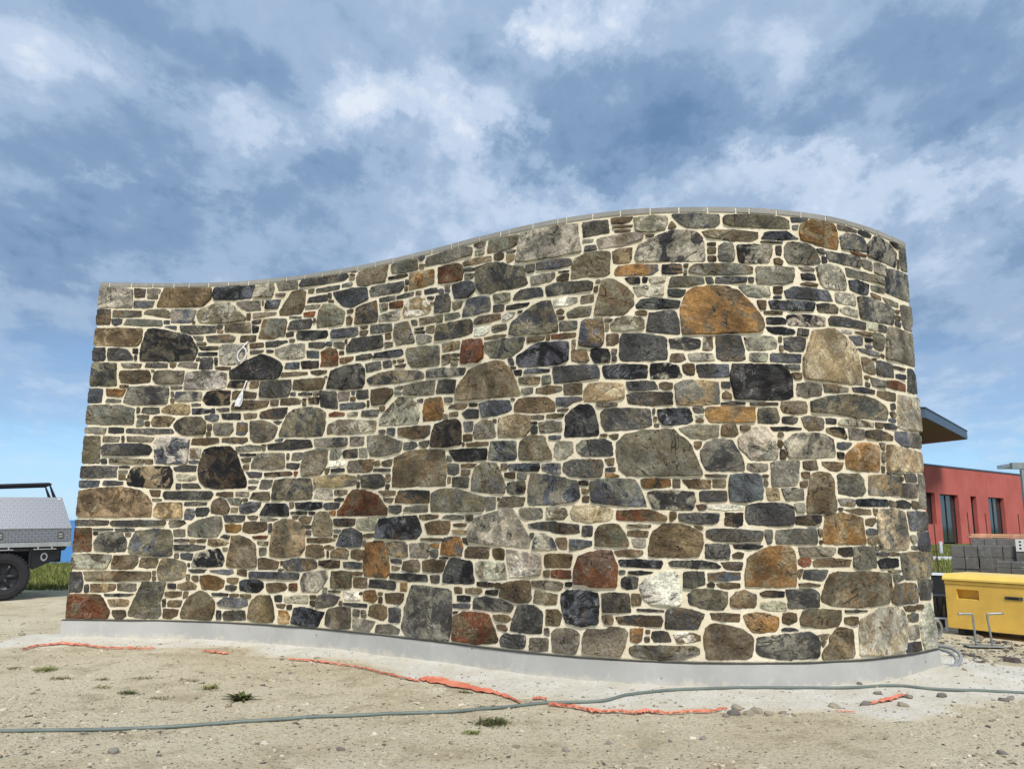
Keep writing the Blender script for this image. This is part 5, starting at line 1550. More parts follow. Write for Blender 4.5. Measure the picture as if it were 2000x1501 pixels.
# ---------------------------------------------------------------- cement slurry along the footing
ax = np.arange(-6.1, 5.35, 0.045); ay = np.arange(6.1, 10.2, 0.045)
AX, AY = np.meshgrid(ax, ay); P2 = np.stack([AX.ravel(), AY.ravel()], 1)
cs = np.linspace(-0.3, WL + 0.15, 260); cp = on_wall(cs, 0, 0.0)[:, :2]
D2 = np.sqrt(((P2[:, None] - cp[None]) ** 2).sum(2)); di = D2.argmin(1); dd = D2.min(1).reshape(AX.shape); ds_ = cs[di].reshape(AX.shape)
wd = np.interp(ds_, [-.3, 0.2, 1, 2.6, 4.0, 5.2, 6.3, 7.2, 8.2, 9.4, WL], [.55, .40, .36, .38, .42, .60, .80, .86, .78, .85, 1.0])
AH = 0.030 * (1 - dd / wd) + 0.016 * waves(AX, AY, 21, 26, 2.2, 40) * (0.35 + 0.65 * np.clip(dd / wd, 0, 1.2)) + 0.004
AH += 0.055 * np.exp(-(((AX - 4.35) / .55) ** 2 + ((AY - 7.75) / .42) ** 2)) + .012 * np.exp(-(((AX - 3.8) / .6) ** 2 + ((AY - 7.0) / .3) ** 2))
AZg = gz(AX, AY); keep = AH > -0.012
ii = np.arange(AX.size).reshape(AX.shape)
kf = keep[:-1, :-1] & keep[1:, :-1] & keep[:-1, 1:] & keep[1:, 1:]
af = np.stack([ii[:-1, :-1], ii[:-1, 1:], ii[1:, 1:], ii[1:, :-1]], -1)[kf]
ap = tag(mk('cement_apron', np.stack([AX, AY, AZg + AH], -1).reshape(-1, 3), af, M['apron'], smooth=True), kind='structure')
ap.data.attributes.new('th', 'FLOAT', 'POINT').data.foreach_set('value', np.clip(AH / .028, -.5, 1.5).ravel().astype(np.float32))

def top_z(x, y):
    """height of whatever ground surface is uppermost at x, y"""
    g = float(gz(x, y)); i = int(round((y - ay[0]) / .045)); j = int(round((x - ax[0]) / .045))
    if 0 <= i < len(ay) and 0 <= j < len(ax) and keep[i, j]: g = max(g, g + AH[i, j])
    return g

# ---------------------------------------------------------------- loose gravel
def chip(g, n=7):
    a = np.sort(g.uniform(0, 2 * np.pi, n)); r = g.uniform(.6, 1.0, n)
    lo = np.stack([r * np.cos(a), r * np.sin(a), np.full(n, -.4)], 1); hi = np.stack([r * .72 * np.cos(a), r * .72 * np.sin(a), g.uniform(.2, .55, n)], 1)
    Fc = [(i, (i + 1) % n, n + (i + 1) % n, n + i) for i in range(n)] + [tuple(range(n, 2 * n))]
    return np.concatenate([lo, hi]), Fc
protos = [chip(np.random.default_rng(50 + i), 5 + i % 3) for i in range(24)]
CH = [(150, 140, 120), (176, 164, 138), (206, 194, 168), (222, 212, 190), (118, 112, 104), (136, 124, 104), (96, 92, 88), (190, 170, 140)]
def scatter(name, pts, size, seed, pal=CH, flat=.5):
    g = np.random.default_rng(seed); Vs, Fs, Cs = [], [], []; nv = 0
    for (x, y), sz in zip(pts, size):
        V, Fc = protos[g.integers(len(protos))]; a = g.uniform(0, 6.28); s = sz * np.array([1, g.uniform(.55, 1), flat * g.uniform(.6, 1.4)])
        W = V * s; W = np.stack([W[:, 0] * math.cos(a) - W[:, 1] * math.sin(a), W[:, 0] * math.sin(a) + W[:, 1] * math.cos(a), W[:, 2]], 1)
        W[:, 2] += W[:, 0] * g.uniform(-.25, .25) + W[:, 1] * g.uniform(-.25, .25)
        W += (x, y, top_z(x, y)); Vs.append(W); Fs += [tuple(i + nv for i in f) for f in Fc]; nv += len(W)
        c = np.array(s2l(pal[g.integers(len(pal))])) * g.uniform(.7, 1.0); Cs.append(np.tile(c, (len(W), 1)))
    o = mk(name, np.concatenate(Vs), Fs, M['chip']); C = np.concatenate(Cs); col_attr(o.data, C, C, 0.5); return o
N = 34000
gy_ = 4.6 + 7.0 * rng.random(N) ** 1.7; gx_ = (rng.random(N) * 2 - 1) * (gy_ * 0.70 + .3)
dens = waves(gx_, gy_, 77, 16, 1.2, 10); ok = dens + rng.normal(0, .7, N) > -0.1
wd_ = np.sqrt(((np.stack([gx_, gy_], 1)[:, None] - cp[None, ::6]) ** 2).sum(2)).min(1)
front = np.interp(gx_, cp[:, 0], cp[:, 1]) - .03 > gy_
ok &= front | (gx_ > cp[-1, 0] + .15) | (gx_ < cp[0, 0] - .15); ok &= (wd_ > .25) | (rng.random(N) > .7)
gp = np.stack([gx_, gy_], 1)[ok]
tag(scatter('gravel', gp, rng.gamma(1.5, .0056, len(gp)) + .003, 5), 'scattered pale limestone chips over the gravel pad', 'gravel', kind='stuff')
# broken rubble by the yellow box
rp = np.stack([rng.uniform(4.55, 6.3, 420), rng.uniform(8.6, 10.6, 420)], 1); rp = rp[(rp[:, 0] > 4.75 + (rp[:, 1] - 8.6) * .15)]
tag(scatter('rubble', rp, rng.gamma(2.5, .012, len(rp)) + .012, 6, [(128, 122, 112), (106, 100, 94), (150, 140, 124), (92, 84, 80)]), 'grey stone rubble on the ground in front of the yellow site box', 'rubble', kind='stuff')
ROCKS = [(1.76, 6.44, .05), (1.69, 6.27, .055), (1.80, 6.27, .05), (1.88, 6.36, .06), (1.96, 6.28, .04), (1.62, 6.22, .035), (2.08, 6.33, .035), (2.55, 6.52, .05), (2.81, 6.56, .045), (3.26, 6.80, .05), (3.58, 6.87, .055), (3.09, 6.52, .05),
         (4.13, 6.84, .05), (4.04, 6.79, .045), (1.29, 5.57, .028), (1.06, 5.51, .022), (3.07, 6.91, .04), (-2.43, 5.16, .045), (-2.84, 5.60, .03), (0.65, 5.46, .03), (0.36, 5.28, .03), (0.87, 5.26, .035), (3.09, 7.30, .03), (-6.0, 10.1, .05), (3.11, 5.30, .035), (-1.05, 5.25, .03)]
def rock(x, y, r, seed):
    g = np.random.default_rng(seed); n = 40; P = g.normal(size=(n, 3)); P /= np.linalg.norm(P, axis=1)[:, None]
    P = np.sign(P) * np.abs(P) ** .8 * np.array([1.0, g.uniform(.6, .85), g.uniform(.38, .6)]) * r * g.uniform(.85, 1.05, (n, 1))
    b_ = bmesh.new(); [b_.verts.new(p) for p in P]; h = bmesh.ops.convex_hull(b_, input=b_.verts); bmesh.ops.delete(b_, geom=[v for v in b_.verts if not v.link_faces], context='VERTS')
    me = bpy.data.meshes.new('loose_rock'); b_.to_mesh(me); b_.free(); me.materials.append(M['chip'])
    o = bpy.data.objects.new('loose_rock', me); col.objects.link(o); o.location = (x, y, top_z(x, y) + r * .15); o.rotation_euler = (g.uniform(-.3, .3), g.uniform(-.3, .3), g.uniform(0, 6))
    c = np.array(s2l([(136, 130, 120), (116, 110, 102), (154, 144, 126)][g.integers(3)])); col_attr(me, c, c, .5); return o
ORD = ['leftmost', 'second from the left', 'third from the left', 'fourth from the left', 'fifth from the left', 'sixth from the left', 'seventh from the left', 'eighth from the left', 'ninth from the left', 'tenth from the left', 'rightmost']
RSET = [(range(0, 7), 'grey lump in the little rock heap at the tape end, %s', 'rocks heaped at the tape end'), ((7, 8, 9, 10, 11, 12, 13, 16, 22), 'grey rock near the hose at the right of the wall, %s', 'rocks near the hose on the right'), ((23,), 'small rock lying beside the left corner of the footing', None), ((14, 15, 17, 18, 19, 20, 21, 24, 25), 'small stone loose on the open foreground gravel, %s', 'stones loose in the foreground')]
for ids, lb, gr in RSET:
    for n_, i in enumerate(sorted(ids, key=lambda i: ROCKS[i][0] / ROCKS[i][1])):
        x, y, r_ = ROCKS[i]; tag(rock(x, y, r_, 300 + i), lb % ORD[n_] if '%s' in lb else lb, 'rock', gr)

# ---------------------------------------------------------------- hose
HP = [(-11.0, 5.9), (-8.0, 5.35), (-6.0, 5.40), (-4.6, 5.52), (-3.39, 5.58), (-2.91, 5.64), (-2.38, 5.73), (-1.89, 5.90), (-1.48, 6.03), (-1.10, 6.09), (-0.64, 6.18), (-0.25, 6.31), (0.09, 6.47), (0.31, 6.57), (0.74, 6.62), (0.97, 6.79), (1.22, 6.91), (1.53, 6.97), (2.10, 7.06), (2.89, 7.13), (3.35, 7.22), (3.65, 7.11), (4.37, 7.04), (5.6, 6.98), (7.5, 7.15), (10.5, 6.6)]
hp = [(p[0], p[1], top_z(p[0], p[1]) + .012) for p in spline(HP, 10)]
hz = np.array([p[2] for p in hp]); hz = np.maximum(np.convolve(np.pad(hz, 4, 'edge'), np.ones(9) / 9, 'valid'), hz - .002)
tag(MB().tube([(p[0], p[1], z) for p, z in zip(hp, hz)], 0.0125, 10).build('garden_hose', M['hose'], smooth=True), 'long green-grey hose lying across the gravel in front of the wall', 'hose')

# ---------------------------------------------------------------- orange tape
def tape(pts, width, lift, seed, label):
    g = np.random.default_rng(seed); P = [np.array(p) for p in spline(pts, 9)]; m = len(P); V = []; Fc = []; nw = 6
    for i, p in enumerate(P):
        t = P[min(i + 1, m - 1)] - P[max(i - 1, 0)]; t = t / (np.hypot(*t) + 1e-9); nrm = np.array([-t[1], t[0]])
        f = i / (m - 1); w = np.interp(f * (len(width) - 1), range(len(width)), width) * (1 + .30 * math.sin(i * .8 + seed) + .07 * g.normal()) * .58
        for k in range(nw):
            u = k / (nw - 1) - .5; q = p + nrm * u * w
            z = top_z(q[0], q[1]) + .006 + lift * (abs(math.sin(i * .9 + k * 1.9 + seed)) ** 2 * .7 + .5 * g.random() ** 2)
            V.append((q[0], q[1], z))
    for i in range(m - 1):
        for k in range(nw - 1): Fc.append((i * nw + k, i * nw + k + 1, (i + 1) * nw + k + 1, (i + 1) * nw + k))
    o = tag(mk('orange_tape', V, Fc, M['tape']), label, 'tape', 'torn orange tape along the wall')
    md = o.modifiers.new('thickness', 'SOLIDIFY'); md.thickness = .0015
    return o
tape([(-5.29, 8.95), (-5.26, 9.17), (-5.08, 9.28), (-4.80, 9.24), (-4.46, 9.08), (-4.17, 9.05), (-3.92, 9.08)], [.02, .07, .10, .07, .04, .03, .02], .026, 1, 'crumpled orange tape on the ground at the left corner of the wall')
tape([(-3.33, 8.92), (-3.16, 8.84), (-3.0, 8.80)], [.03, .10, .05], .02, 2, 'tiny faded scrap of orange tape between two longer strips')
tape([(-2.27, 8.46), (-2.0, 8.36), (-1.77, 8.24), (-1.47, 8.04), (-1.18, 7.76), (-0.89, 7.45), (-0.80, 7.40)], [.05, .07, .06, .04, .03, .06, .03], .018, 3, 'narrow orange tape strip slanting along the cement left of centre')
tape([(-0.82, 7.47), (-0.70, 7.44), (-0.52, 7.28), (-0.24, 7.00), (-0.04, 6.80), (0.09, 6.56)], [.08, .30, .24, .15, .08, .03], .016, 4, 'widest folded sheet of orange tape in front of the wall centre')
tape([(0.19, 6.69), (0.24, 6.71), (0.30, 6.70)], [.05, .10, .06], .02, 5, 'small orange scrap just behind the hose')
tape([(0.31, 6.51), (0.50, 6.43), (0.64, 6.33), (0.80, 6.30), (0.94, 6.25), (1.04, 6.31), (1.17, 6.25), (1.37, 6.29), (1.67, 6.37)], [.05, .05, .09, .06, .05, .10, .03, .03, .015], .026, 6, 'orange tape strip running from the hose to the little rock heap')
tape([(2.50, 6.37), (2.57, 6.36), (2.64, 6.35)], [.015, .03, .015], .01, 7, 'thin orange thread of tape on the gravel right of the rock heap')
tape([(2.85, 6.55), (3.06, 6.70), (3.29, 6.85)], [.03, .10, .05], .022, 8, 'short orange tape piece at the right end near the hose')

# ---------------------------------------------------------------- white cables out of the wall
def wp(s, z, h): return tuple(on_wall(np.array([s]), z, h)[0])
lp = [wp(2.012, 3.60, -.02), wp(2.008, 3.592, .02), wp(1.985, 3.55, .04), wp(1.955, 3.51, .045)]
loop = [wp(1.956 + .056 * math.sin(a) + .014 * math.cos(a), 3.432 + .085 * math.cos(a), .04 + .006 * math.sin(3 * a)) for a in np.linspace(-.3, 2 * math.pi * 2 - .3, 44)]
tag(MB().tube(spline(lp + loop, 4), .0085, 8).build('cable_loop', M['white_cable'], smooth=True), 'white electrical cable curled in a ring on the upper left of the wall', 'cable')
t = thing('cable_tail', 'white cable hanging in a folded tassel below the cable ring', 'cable', wp(2.03, 3.09, 0))
bl = Vector(t.location)
def loc(p): return tuple(Vector(p) - bl)
MB().tube([loc(q) for q in spline([wp(2.035, 3.10, -.02), wp(2.033, 3.095, .02), wp(2.02, 3.03, .035), wp(2.00, 2.975, .035)], 6)], .008, 8).build('lead', M['white_cable'], t, True)
for i in range(5):
    w = (i - 2) * .011
    MB().tube([loc(q) for q in spline([wp(2.0, 2.98, .035), wp(1.985 + w, 2.92, .04 + .006 * (i % 2)), wp(1.962 + w * 1.9, 2.84, .04), wp(1.945 + w * 1.6, 2.79, .038), wp(1.94 + w, 2.80, .045), wp(1.97 + w, 2.88, .047)], 5)], .0065, 6).build('strand', M['white_cable'], t, True)

# ---------------------------------------------------------------- grey conduit loops at the end of the footing
E0 = on_wall(np.array([WL - .02]), 0, -.12)[0]
for i, (r, lb) in enumerate(((0.30, 'grey plastic conduit in the larger loop poking out behind the footing end'), (0.22, 'grey plastic conduit in the smaller inner loop behind the footing end'))):
    pts = [(E0[0] - .05, E0[1] + .10, .16 - .03 * i)] + [(E0[0] + .10 + r * math.sin(a), E0[1] + .04 + .5 * r * (1 - math.cos(a)) * .8, .19 - .03 * i - .10 * (a / math.pi)) for a in np.linspace(.1, 2.9, 14)][::1] + [(E0[0] + .02, E0[1] - .02 + .02 * i, .05)]
    pts = [(E0[0] - .05, E0[1] + .30, .20 - .02 * i), (E0[0] + .12, E0[1] + .26, .22 - .03 * i), (E0[0] + .16 + r * .55, E0[1] + .14, .21 - .03 * i), (E0[0] + .16 + r * .62, E0[1] - .02, .15 - .02 * i), (E0[0] + .10 + r * .35, E0[1] - .16, .08 - .01 * i), (E0[0] - .03, E0[1] - .20, .045)]
    tag(MB().tube(spline(pts, 8), .017, 10).build('conduit_loop', M['conduit'], smooth=True), lb, 'conduit')

# ---------------------------------------------------------------- weeds
def tuft(x, y, h, spread, n, mat, label, seed, leafy=False, group='weeds in the gravel'):
    g = np.random.default_rng(seed); V = []; Fc = []; tv = []
    for _ in range(n):
        a = g.uniform(0, 6.28); r0 = spread * .8 * g.random() ** .7; bx, by = r0 * math.cos(a), r0 * math.sin(a) * .7
        L = h * g.uniform(.35, .85); lean = g.uniform(.5, 1.7); b = g.uniform(0, 6.28); dxy = np.array([math.cos(b), math.sin(b)]); w = (.011 if leafy else .0035) * g.uniform(.7, 1.3)
        sd_ = np.array([-dxy[1], dxy[0]]) * w; k = len(V); c = g.random()
        for f, ww in ((0, .5), (.45, 1.0), (.8, .8 if leafy else .6), (1.0, .05)):
            q = np.array([bx, by]) + dxy * L * lean * f ** 1.4; z = L * f * (1 - .42 * lean * f) * .8
            V.append((q[0] - sd_[0] * ww, q[1] - sd_[1] * ww, z)); V.append((q[0] + sd_[0] * ww, q[1] + sd_[1] * ww, z)); tv += [c, c]
        for i in range(3): Fc.append((k + 2 * i, k + 2 * i + 1, k + 2 * i + 3, k + 2 * i + 2))
    o = mk('weed_tuft', V, Fc, mat); o.location = (x, y, top_z(x, y) - .004)
    o.data.attributes.new('tv', 'FLOAT', 'POINT').data.foreach_set('value', np.array(tv, np.float32))
    return tag(o, label, 'weed', group)
W_, DW = M['weed'], M['dryweed']
tuft(-4.35, 7.76, .10, .15, 130, M['grass'], 'bright grass tuft under the left strip of orange tape', 1)
tuft(-4.00, 7.38, .06, .13, 90, DW, 'flat olive weed patch just in front of the leftmost grass tuft', 2)
tuft(-4.72, 7.90, .05, .10, 60, DW, 'faint dry weed at the left edge of the gravel', 3)
tuft(-3.45, 7.03, .05, .10, 60, DW, 'small dark weed patch left of the broken stone litter', 4)
tuft(-3.14, 6.85, .07, .09, 80, W_, 'dark weed in the middle of a row of low weeds', 5)
tuft(-2.81, 6.66, .04, .13, 60, DW, 'thin dry weed nearest the hose on the left', 6)
tuft(-3.28, 7.46, .05, .14, 70, DW, 'spreading dry weed farther back on the left gravel', 7)
tuft(-3.62, 7.36, .05, .10, 50, DW, 'faded weed patch beside the spreading dry weed', 8)
tuft(-2.86, 7.36, .05, .13, 60, DW, 'low dry weed patch below the tiny tape scrap', 12)
tuft(-2.53, 7.02, .10, .07, 70, M['grass'], 'small upright green tuft left of the leafy weed', 9)
tuft(-2.14, 6.62, .12, .07, 90, W_, 'tallest dark green leafy weed in the left foreground', 10, True)
tuft(-0.12, 5.94, .085, .17, 240, W_, 'widest green weed clump just in front of the hose', 11)
tuft(-0.26, 5.67, .06, .06, 60, M['grass'], 'little green tuft in the foreground below the widest clump', 13)
tuft(-0.16, 6.42, .05, .12, 110, W_, 'dark flat weed just behind the hose', 14)
tuft(-0.37, 6.96, .06, .05, 40, DW, 'small dry tuft growing at the edge of the wide orange sheet', 15)

# ---------------------------------------------------------------- turf
def turf(name, n, fx, fy, h, seed, label):
    g = np.random.default_rng(seed); y = g.uniform(*fy, n); x = fx(g, y, n)
    a = g.uniform(0, 6.28, n); L = h * g.uniform(.5, 1.3, n); le = g.uniform(.1, .7, n) * L; w = g.uniform(.008, .018, n)
    z = gz(x, y) - .01; dx_, dy_ = np.cos(a), np.sin(a)
    V = np.stack([np.stack([x - dy_ * w, y + dx_ * w, z], 1), np.stack([x + dy_ * w, y - dx_ * w, z], 1), np.stack([x + dx_ * le, y + dy_ * le, z + L], 1)], 1).reshape(-1, 3)
    o = mk(name, V, np.arange(3 * n).reshape(-1, 3), M['grass']); o.data.attributes.new('tv', 'FLOAT', 'POINT').data.foreach_set('value', np.repeat(g.random(n), 3).astype(np.float32))
    return tag(o, label, 'grass', kind='stuff')
turf('grass', 26000, lambda g, y, n: -(y * g.uniform(.42, .78, n)), (16.3, 25.2), .12, 1, 'green turf on the seaward edge behind the parked ute')
turf('grass', 16000, lambda g, y, n: y * g.uniform(.46, .66, n), (14.5, 33.0), .15, 2, 'green turf between the wall end and the red building')
# ================================================================ ute with an aluminium canopy
ua = R(34)
ute = thing('ute', 'ute with a silver checker-plate canopy and black roof rack parked left of the wall', 'ute', (-8.86, 14.17, float(gz(-8.9, 14.2))), (0, -R(1.2), ua))
# local: x to the rear, y away from the camera, z up; rear axle at x = 0, near side at y = 0
def wheel(x, y, flip):
    o = bpy.data.objects.new('wheel', None); col.objects.link(o); o.parent = ute; o.location = (x, y, .41); o.empty_display_size = .1
    t = MB(); t.lathe([(.24, -.11), (.30, -.13), (.37, -.125), (.400, -.10), (.408, -.05), (.410, 0), (.408, .05), (.400, .10), (.37, .125), (.30, .13), (.24, .11)], 40)
    for k in range(40):
        a = 2 * math.pi * k / 40
        for r0, yy in ((.405, -.085), (.409, 0), (.405, .085)):
            Mx = Matrix.Rotation(-a - .05 * (yy > 0), 4, 'Y'); t.box(r0 - .01, r0 + .010, yy - .034, yy + .034, -.018, .018, 0, Mx)
    t.build('tyre', M['rubber'], o, False)
    r = MB(); r.lathe([(.245, -.10), (.235, -.085), (.20, -.055), (.12, -.05), (.06, -.075), (.0, -.075)], 32)
    for k in range(6):
        Mx = Matrix.Rotation(2 * math.pi * k / 6, 4, 'Y'); r.box(.05, .215, -.082, -.05, -.028, .028, .006, Mx)
    r.build('rim', M['rim'], o, True)
    return o
for x, y in ((0, .13), (0, 1.62), (-3.1, .13), (-3.1, 1.62)): wheel(x, y, y > 1)
RE = 1.00; FR = -1.45                                  # tray from x = FR to RE
b = MB(); b.box(FR, RE, 0.02, 1.78, .93, .985, .006); b.build('tray', M['alloy'], ute)
b = MB(); b.box(FR, RE + .005, -.005, .02, .915, .995, .004); b.build('tray_side_rail', M['alloy'], ute)
b = MB(); b.box(FR, RE - .02, .03, 1.77, .988, 1.005); b.build('seal', M['black'], ute)
# canopy: vertical lower band, panel leaning in above it
c = MB(); z0, z1, z2 = 1.006, 1.24, 1.80; ins = .30; ri = .17
c.add([(FR, .0, z0), (RE, .0, z0), (RE, 1.78, z0), (FR, 1.78, z0), (FR, .0, z1), (RE, .0, z1), (RE, 1.78, z1), (FR, 1.78, z1), (FR + .05, ins, z2), (RE - ri, ins, z2), (RE - ri, 1.78 - ins, z2), (FR + .05, 1.78 - ins, z2)],
      [(0, 1, 5, 4), (1, 2, 6, 5), (2, 3, 7, 6), (3, 0, 4, 7), (4, 5, 9, 8), (5, 6, 10, 9), (6, 7, 11, 10), (7, 4, 8, 11), (8, 9, 10, 11), (3, 2, 1, 0)])
can = c.build('canopy', M['checker'], ute)
b = MB(); b.box(FR, RE + .006, -.012, .004, z1 - .008, z1 + .010, .002); b.build('drip_rail', M['alloy'], can)
b = MB(); b.tube([(RE - ri - .07, ins - .004, z2 - .035), (RE - ri - .03, ins - .004, z2 - .035)], .02, 8); b.build('gas_strut_cover', M['white'], can)
for x in (RE - .17, RE - 1.10):
    l = MB(); l.prism([(x - .05, 1.06), (x + .05, 1.06), (x + .05, 1.155), (x + .03, 1.18), (x - .03, 1.18), (x - .05, 1.155)], -.010, .004, 'y'); lo = l.build('latch', M['dark_plate'], can)
    l = MB(); l.box(x - .032, x + .032, -.018, -.0095, 1.075, 1.10, .003); l.box(x - .032, x + .032, -.020, -.0095, 1.115, 1.145, .003); l.build('latch_handle', M['alloy'], lo)
rk = MB(); zr = z2 + .245
for y in (ins + .06, 1.78 - ins - .06):
    rk.tube([(FR - .4, y, zr - .12), (RE - ri - .22, y, zr), (RE - ri - .12, y, z2 - .01)], .030, 4)
for x in (FR + .3, FR + 1.0, RE - ri - .2): rk.tube([(x, ins + .06, zr - .12 + .12 * (x - FR + .4) / (RE - ri - .14 - FR + .4)), (x, 1.78 - ins - .06, zr - .12 + .12 * (x - FR + .4) / (RE - ri - .14 - FR + .4))], .02, 8)
rk.build('roof_rack', M['blackpaint'], ute)
for a0, a1 in ((.42, .78), (-.55, .12)):
    q = MB(); q.box(a0, a1, -.012, .006, .865, .882, .003); q.box(a0 + .06, a0 + .085, -.008, .01, .88, .916); q.box(a1 - .085, a1 - .06, -.008, .01, .88, .916); q.build('rope_rail', M['alloy'], ute)
q = MB(); q.prism([(.36, .905), (.84, .905), (.84, .70), (.44, .52), (.36, .56)], .06, .55, 'y'); tb = q.build('under_tray_box', M['blackpaint'], ute)
q = MB(); q.prism([(.60 + .055 * math.cos(a), .735 + .075 * math.sin(a)) for a in np.linspace(0, 2 * math.pi, 20, endpoint=False)], .045, .061, 'y'); lt = q.build('paddle_latch', M['alloy'], tb)
q = MB(); q.prism([(.60 + .034 * math.cos(a), .74 + .045 * math.sin(a)) for a in np.linspace(0, 2 * math.pi, 16, endpoint=False)], .038, .0455, 'y'); q.build('latch_recess', M['blackpaint'], lt)
q = MB(); q.box(.845, .93, .10, 1.65, .84, .913, .01); q.build('rear_crossmember', M['black'], ute)
q = MB(); q.box(.84, .94, .02, .30, .87, .912, .008); q.build('tail_lamp', M['black'], ute)
for y in (.02, 1.50): q = MB(); q.box(.375, .395, y, y + .27, .28, .90, .003); q.build('mudflap', M['black'], ute)
q = MB(); q.box(-3.4, .9, .45, .60, .62, .90, .01); q.box(-3.4, .9, 1.18, 1.33, .62, .90, .01); q.box(-.62, .374, .30, .44, .60, .905); q.box(-.60, .372, .03, .29, .84, .905, .01); q.tube([(0, .13, .41), (0, 1.62, .41)], .06, 10); q.box(-.18, .18, .75, 1.0, .28, .54, .05); q.build('chassis', M['black'], ute)
# cab and bonnet, forward of the canopy
q = MB(); q.prism([(-1.12, .62), (-1.12, 1.15), (-1.30, 1.80), (-2.25, 1.80), (-2.85, 1.22), (-3.9, 1.10), (-4.05, .60)], .04, 1.74, 'y'); cab = q.build('cab', M['white'], ute)
q = MB(); q.prism([(-1.36, 1.22), (-1.42, 1.70), (-2.18, 1.70), (-2.62, 1.24)], .028, 1.752, 'y'); q.build('side_window', M['glass'], cab)
q = MB(); q.box(-4.12, -3.98, .05, 1.73, .55, .80, .03); q.build('bumper', M['black'], ute)

# ================================================================ red building
BA = np.array([19.812, 38.0]); BU = np.array([0.79339, 0.60872]); BN = np.array([BU[1], -BU[0]])   # BN faces the camera
BZ0, BZ1 = 0.58, 4.337
rot = math.atan2(BU[1], BU[0])
bld = thing('red_building', 'low red rendered building with dark window openings beyond the right end of the wall', 'building', (BA[0], BA[1], BZ0), (0, 0, rot))
# local x along the facade, -y towards the camera, z from the floor
HT = BZ1 - BZ0
panels = [(-4.0, 0.0), (0.0, 1.2), (1.2, 3.5), (3.5, 6.9), (6.9, 9.0), (9.0, 12.6), (12.6, 16.0)]
opens = [(0.02, 0.93, 0.97, 2.47), (1.45, 3.44, 0.08, 2.43), (4.83, 5.50, 0.10, 2.42), (6.95, 8.93, 0.10, 2.42)]
for a, b2 in panels:
    q = MB(); cur = a + .007
    for (o0, o1, s0, s1) in opens:
        if o0 >= a and o1 <= b2:
            if o0 > cur: q.box(cur, o0, 0, .30, 0, HT)
            q.box(o0, o1, 0, .30, s1, HT)
            if s0 > .2: q.box(o0, o1, 0, .30, 0, s0)
            cur = o1
    if cur < b2 - .007: q.box(cur, b2 - .007, 0, .30, 0, HT)
    q.build('wall_panel', M['red'], bld)
q = MB(); q.box(-4, 16, .302, .36, 0, HT - .02); q2 = MB()
back = MB()
cur = -4.0
for (o0, o1, s0, s1) in opens:
    back.box(cur, o0, .301, .40, 0, HT - .01); back.box(o0, o1, .301, .40, s1, HT - .01)
    if s0 > .2: back.box(o0, o1, .301, .40, 0, s0)
    cur = o1
back.box(cur, 16, .301, .40, 0, HT - .01); back.build('inner_wall', M['red'], bld)
q = MB(); q.box(-4.02, 16.02, -.03, .42, HT + .002, HT + .09, .01); q.build('parapet_cap', M['fascia'], bld)
q = MB(); q.box(-4, 16, 6.0, 6.3, 0, HT); q.box(15.7, 16, .402, 6.0, 0, HT); q.box(-4, -3.7, .402, 6.0, 0, HT); q.box(-3.7, 15.7, .402, 6.0, HT - .3, HT - .15); q.box(-3.7, 15.7, .402, 6.0, -.05, -.005); q.build('rear_walls', M['red'], bld)
for (o0, o1, s0, s1) in opens:
    q = MB(); f = .05
    q.box(o0, o0 + f, .19, .25, s0, s1); q.box(o1 - f, o1, .19, .25, s0, s1); q.box(o0 + f, o1 - f, .19, .25, s1 - f, s1); q.box(o0 + f, o1 - f, .19, .25, s0, s0 + f)
    if o1 - o0 > 1.2: xm = (o0 + o1) / 2; q.box(xm - .035, xm + .035, .185, .255, s0 + f, s1 - f)
    fr = q.build('window' if s0 > .5 else 'glazed_door', M['frame'], bld)
    xs_ = [o0 + f, o1 - f] if o1 - o0 <= 1.2 else [o0 + f, (o0 + o1) / 2 - .035, (o0 + o1) / 2 + .035, o1 - f]
    for i in range(0, len(xs_), 2):
        MB().box(xs_[i], xs_[i + 1], .215, .228, s0 + f, s1 - f).build('pane', M['glass'], fr)
q = MB(); q.box(-4, 16, -.35, -.002, -.55, .0); q.build('plinth', M['slab'], bld)
# high roof of the taller wing, standing clear behind the stone wall
inv = Matrix.Translation((BA[0], BA[1], BZ0)) @ Matrix.Rotation(rot, 4, 'Z'); inv = inv.inverted()
def bl_(x, y): v = inv @ Vector((x, y, 0)); return (v.x, v.y)
ZS, ZR = 5.543 - BZ0, 5.90 - BZ0
rp_ = [bl_(*p) for p in ((8.0, 29.7), (15.90, 30.0), (21.69, 37.34), (20.80, 39.87), (15.0, 45.0), (8.0, 45.0))]
q = MB(); q.prism(rp_, ZS, ZR); rf = q.build('roof_overhang', M['fascia'], bld)
ce = np.mean(rp_, 0); q = MB(); q.prism([tuple(ce + (np.array(p) - ce) * .992) for p in rp_], ZS - .02, ZS + .01); q.build('soffit', M['soffit'], rf)
q = MB(); q.prism([tuple(ce + (np.array(p) - ce) * 1.004) for p in rp_], ZR + .001, ZR + .05); q.build('roof_edge', M['frame'], rf)
q = MB(); q.prism([bl_(*p) for p in ((9.0, 33.0), (13.6, 33.0), (16.6, 37.5), (16.6, 43.5), (9.0, 43.5))], -.1, ZS - .021); q.build('tall_wing', M['red'], bld)

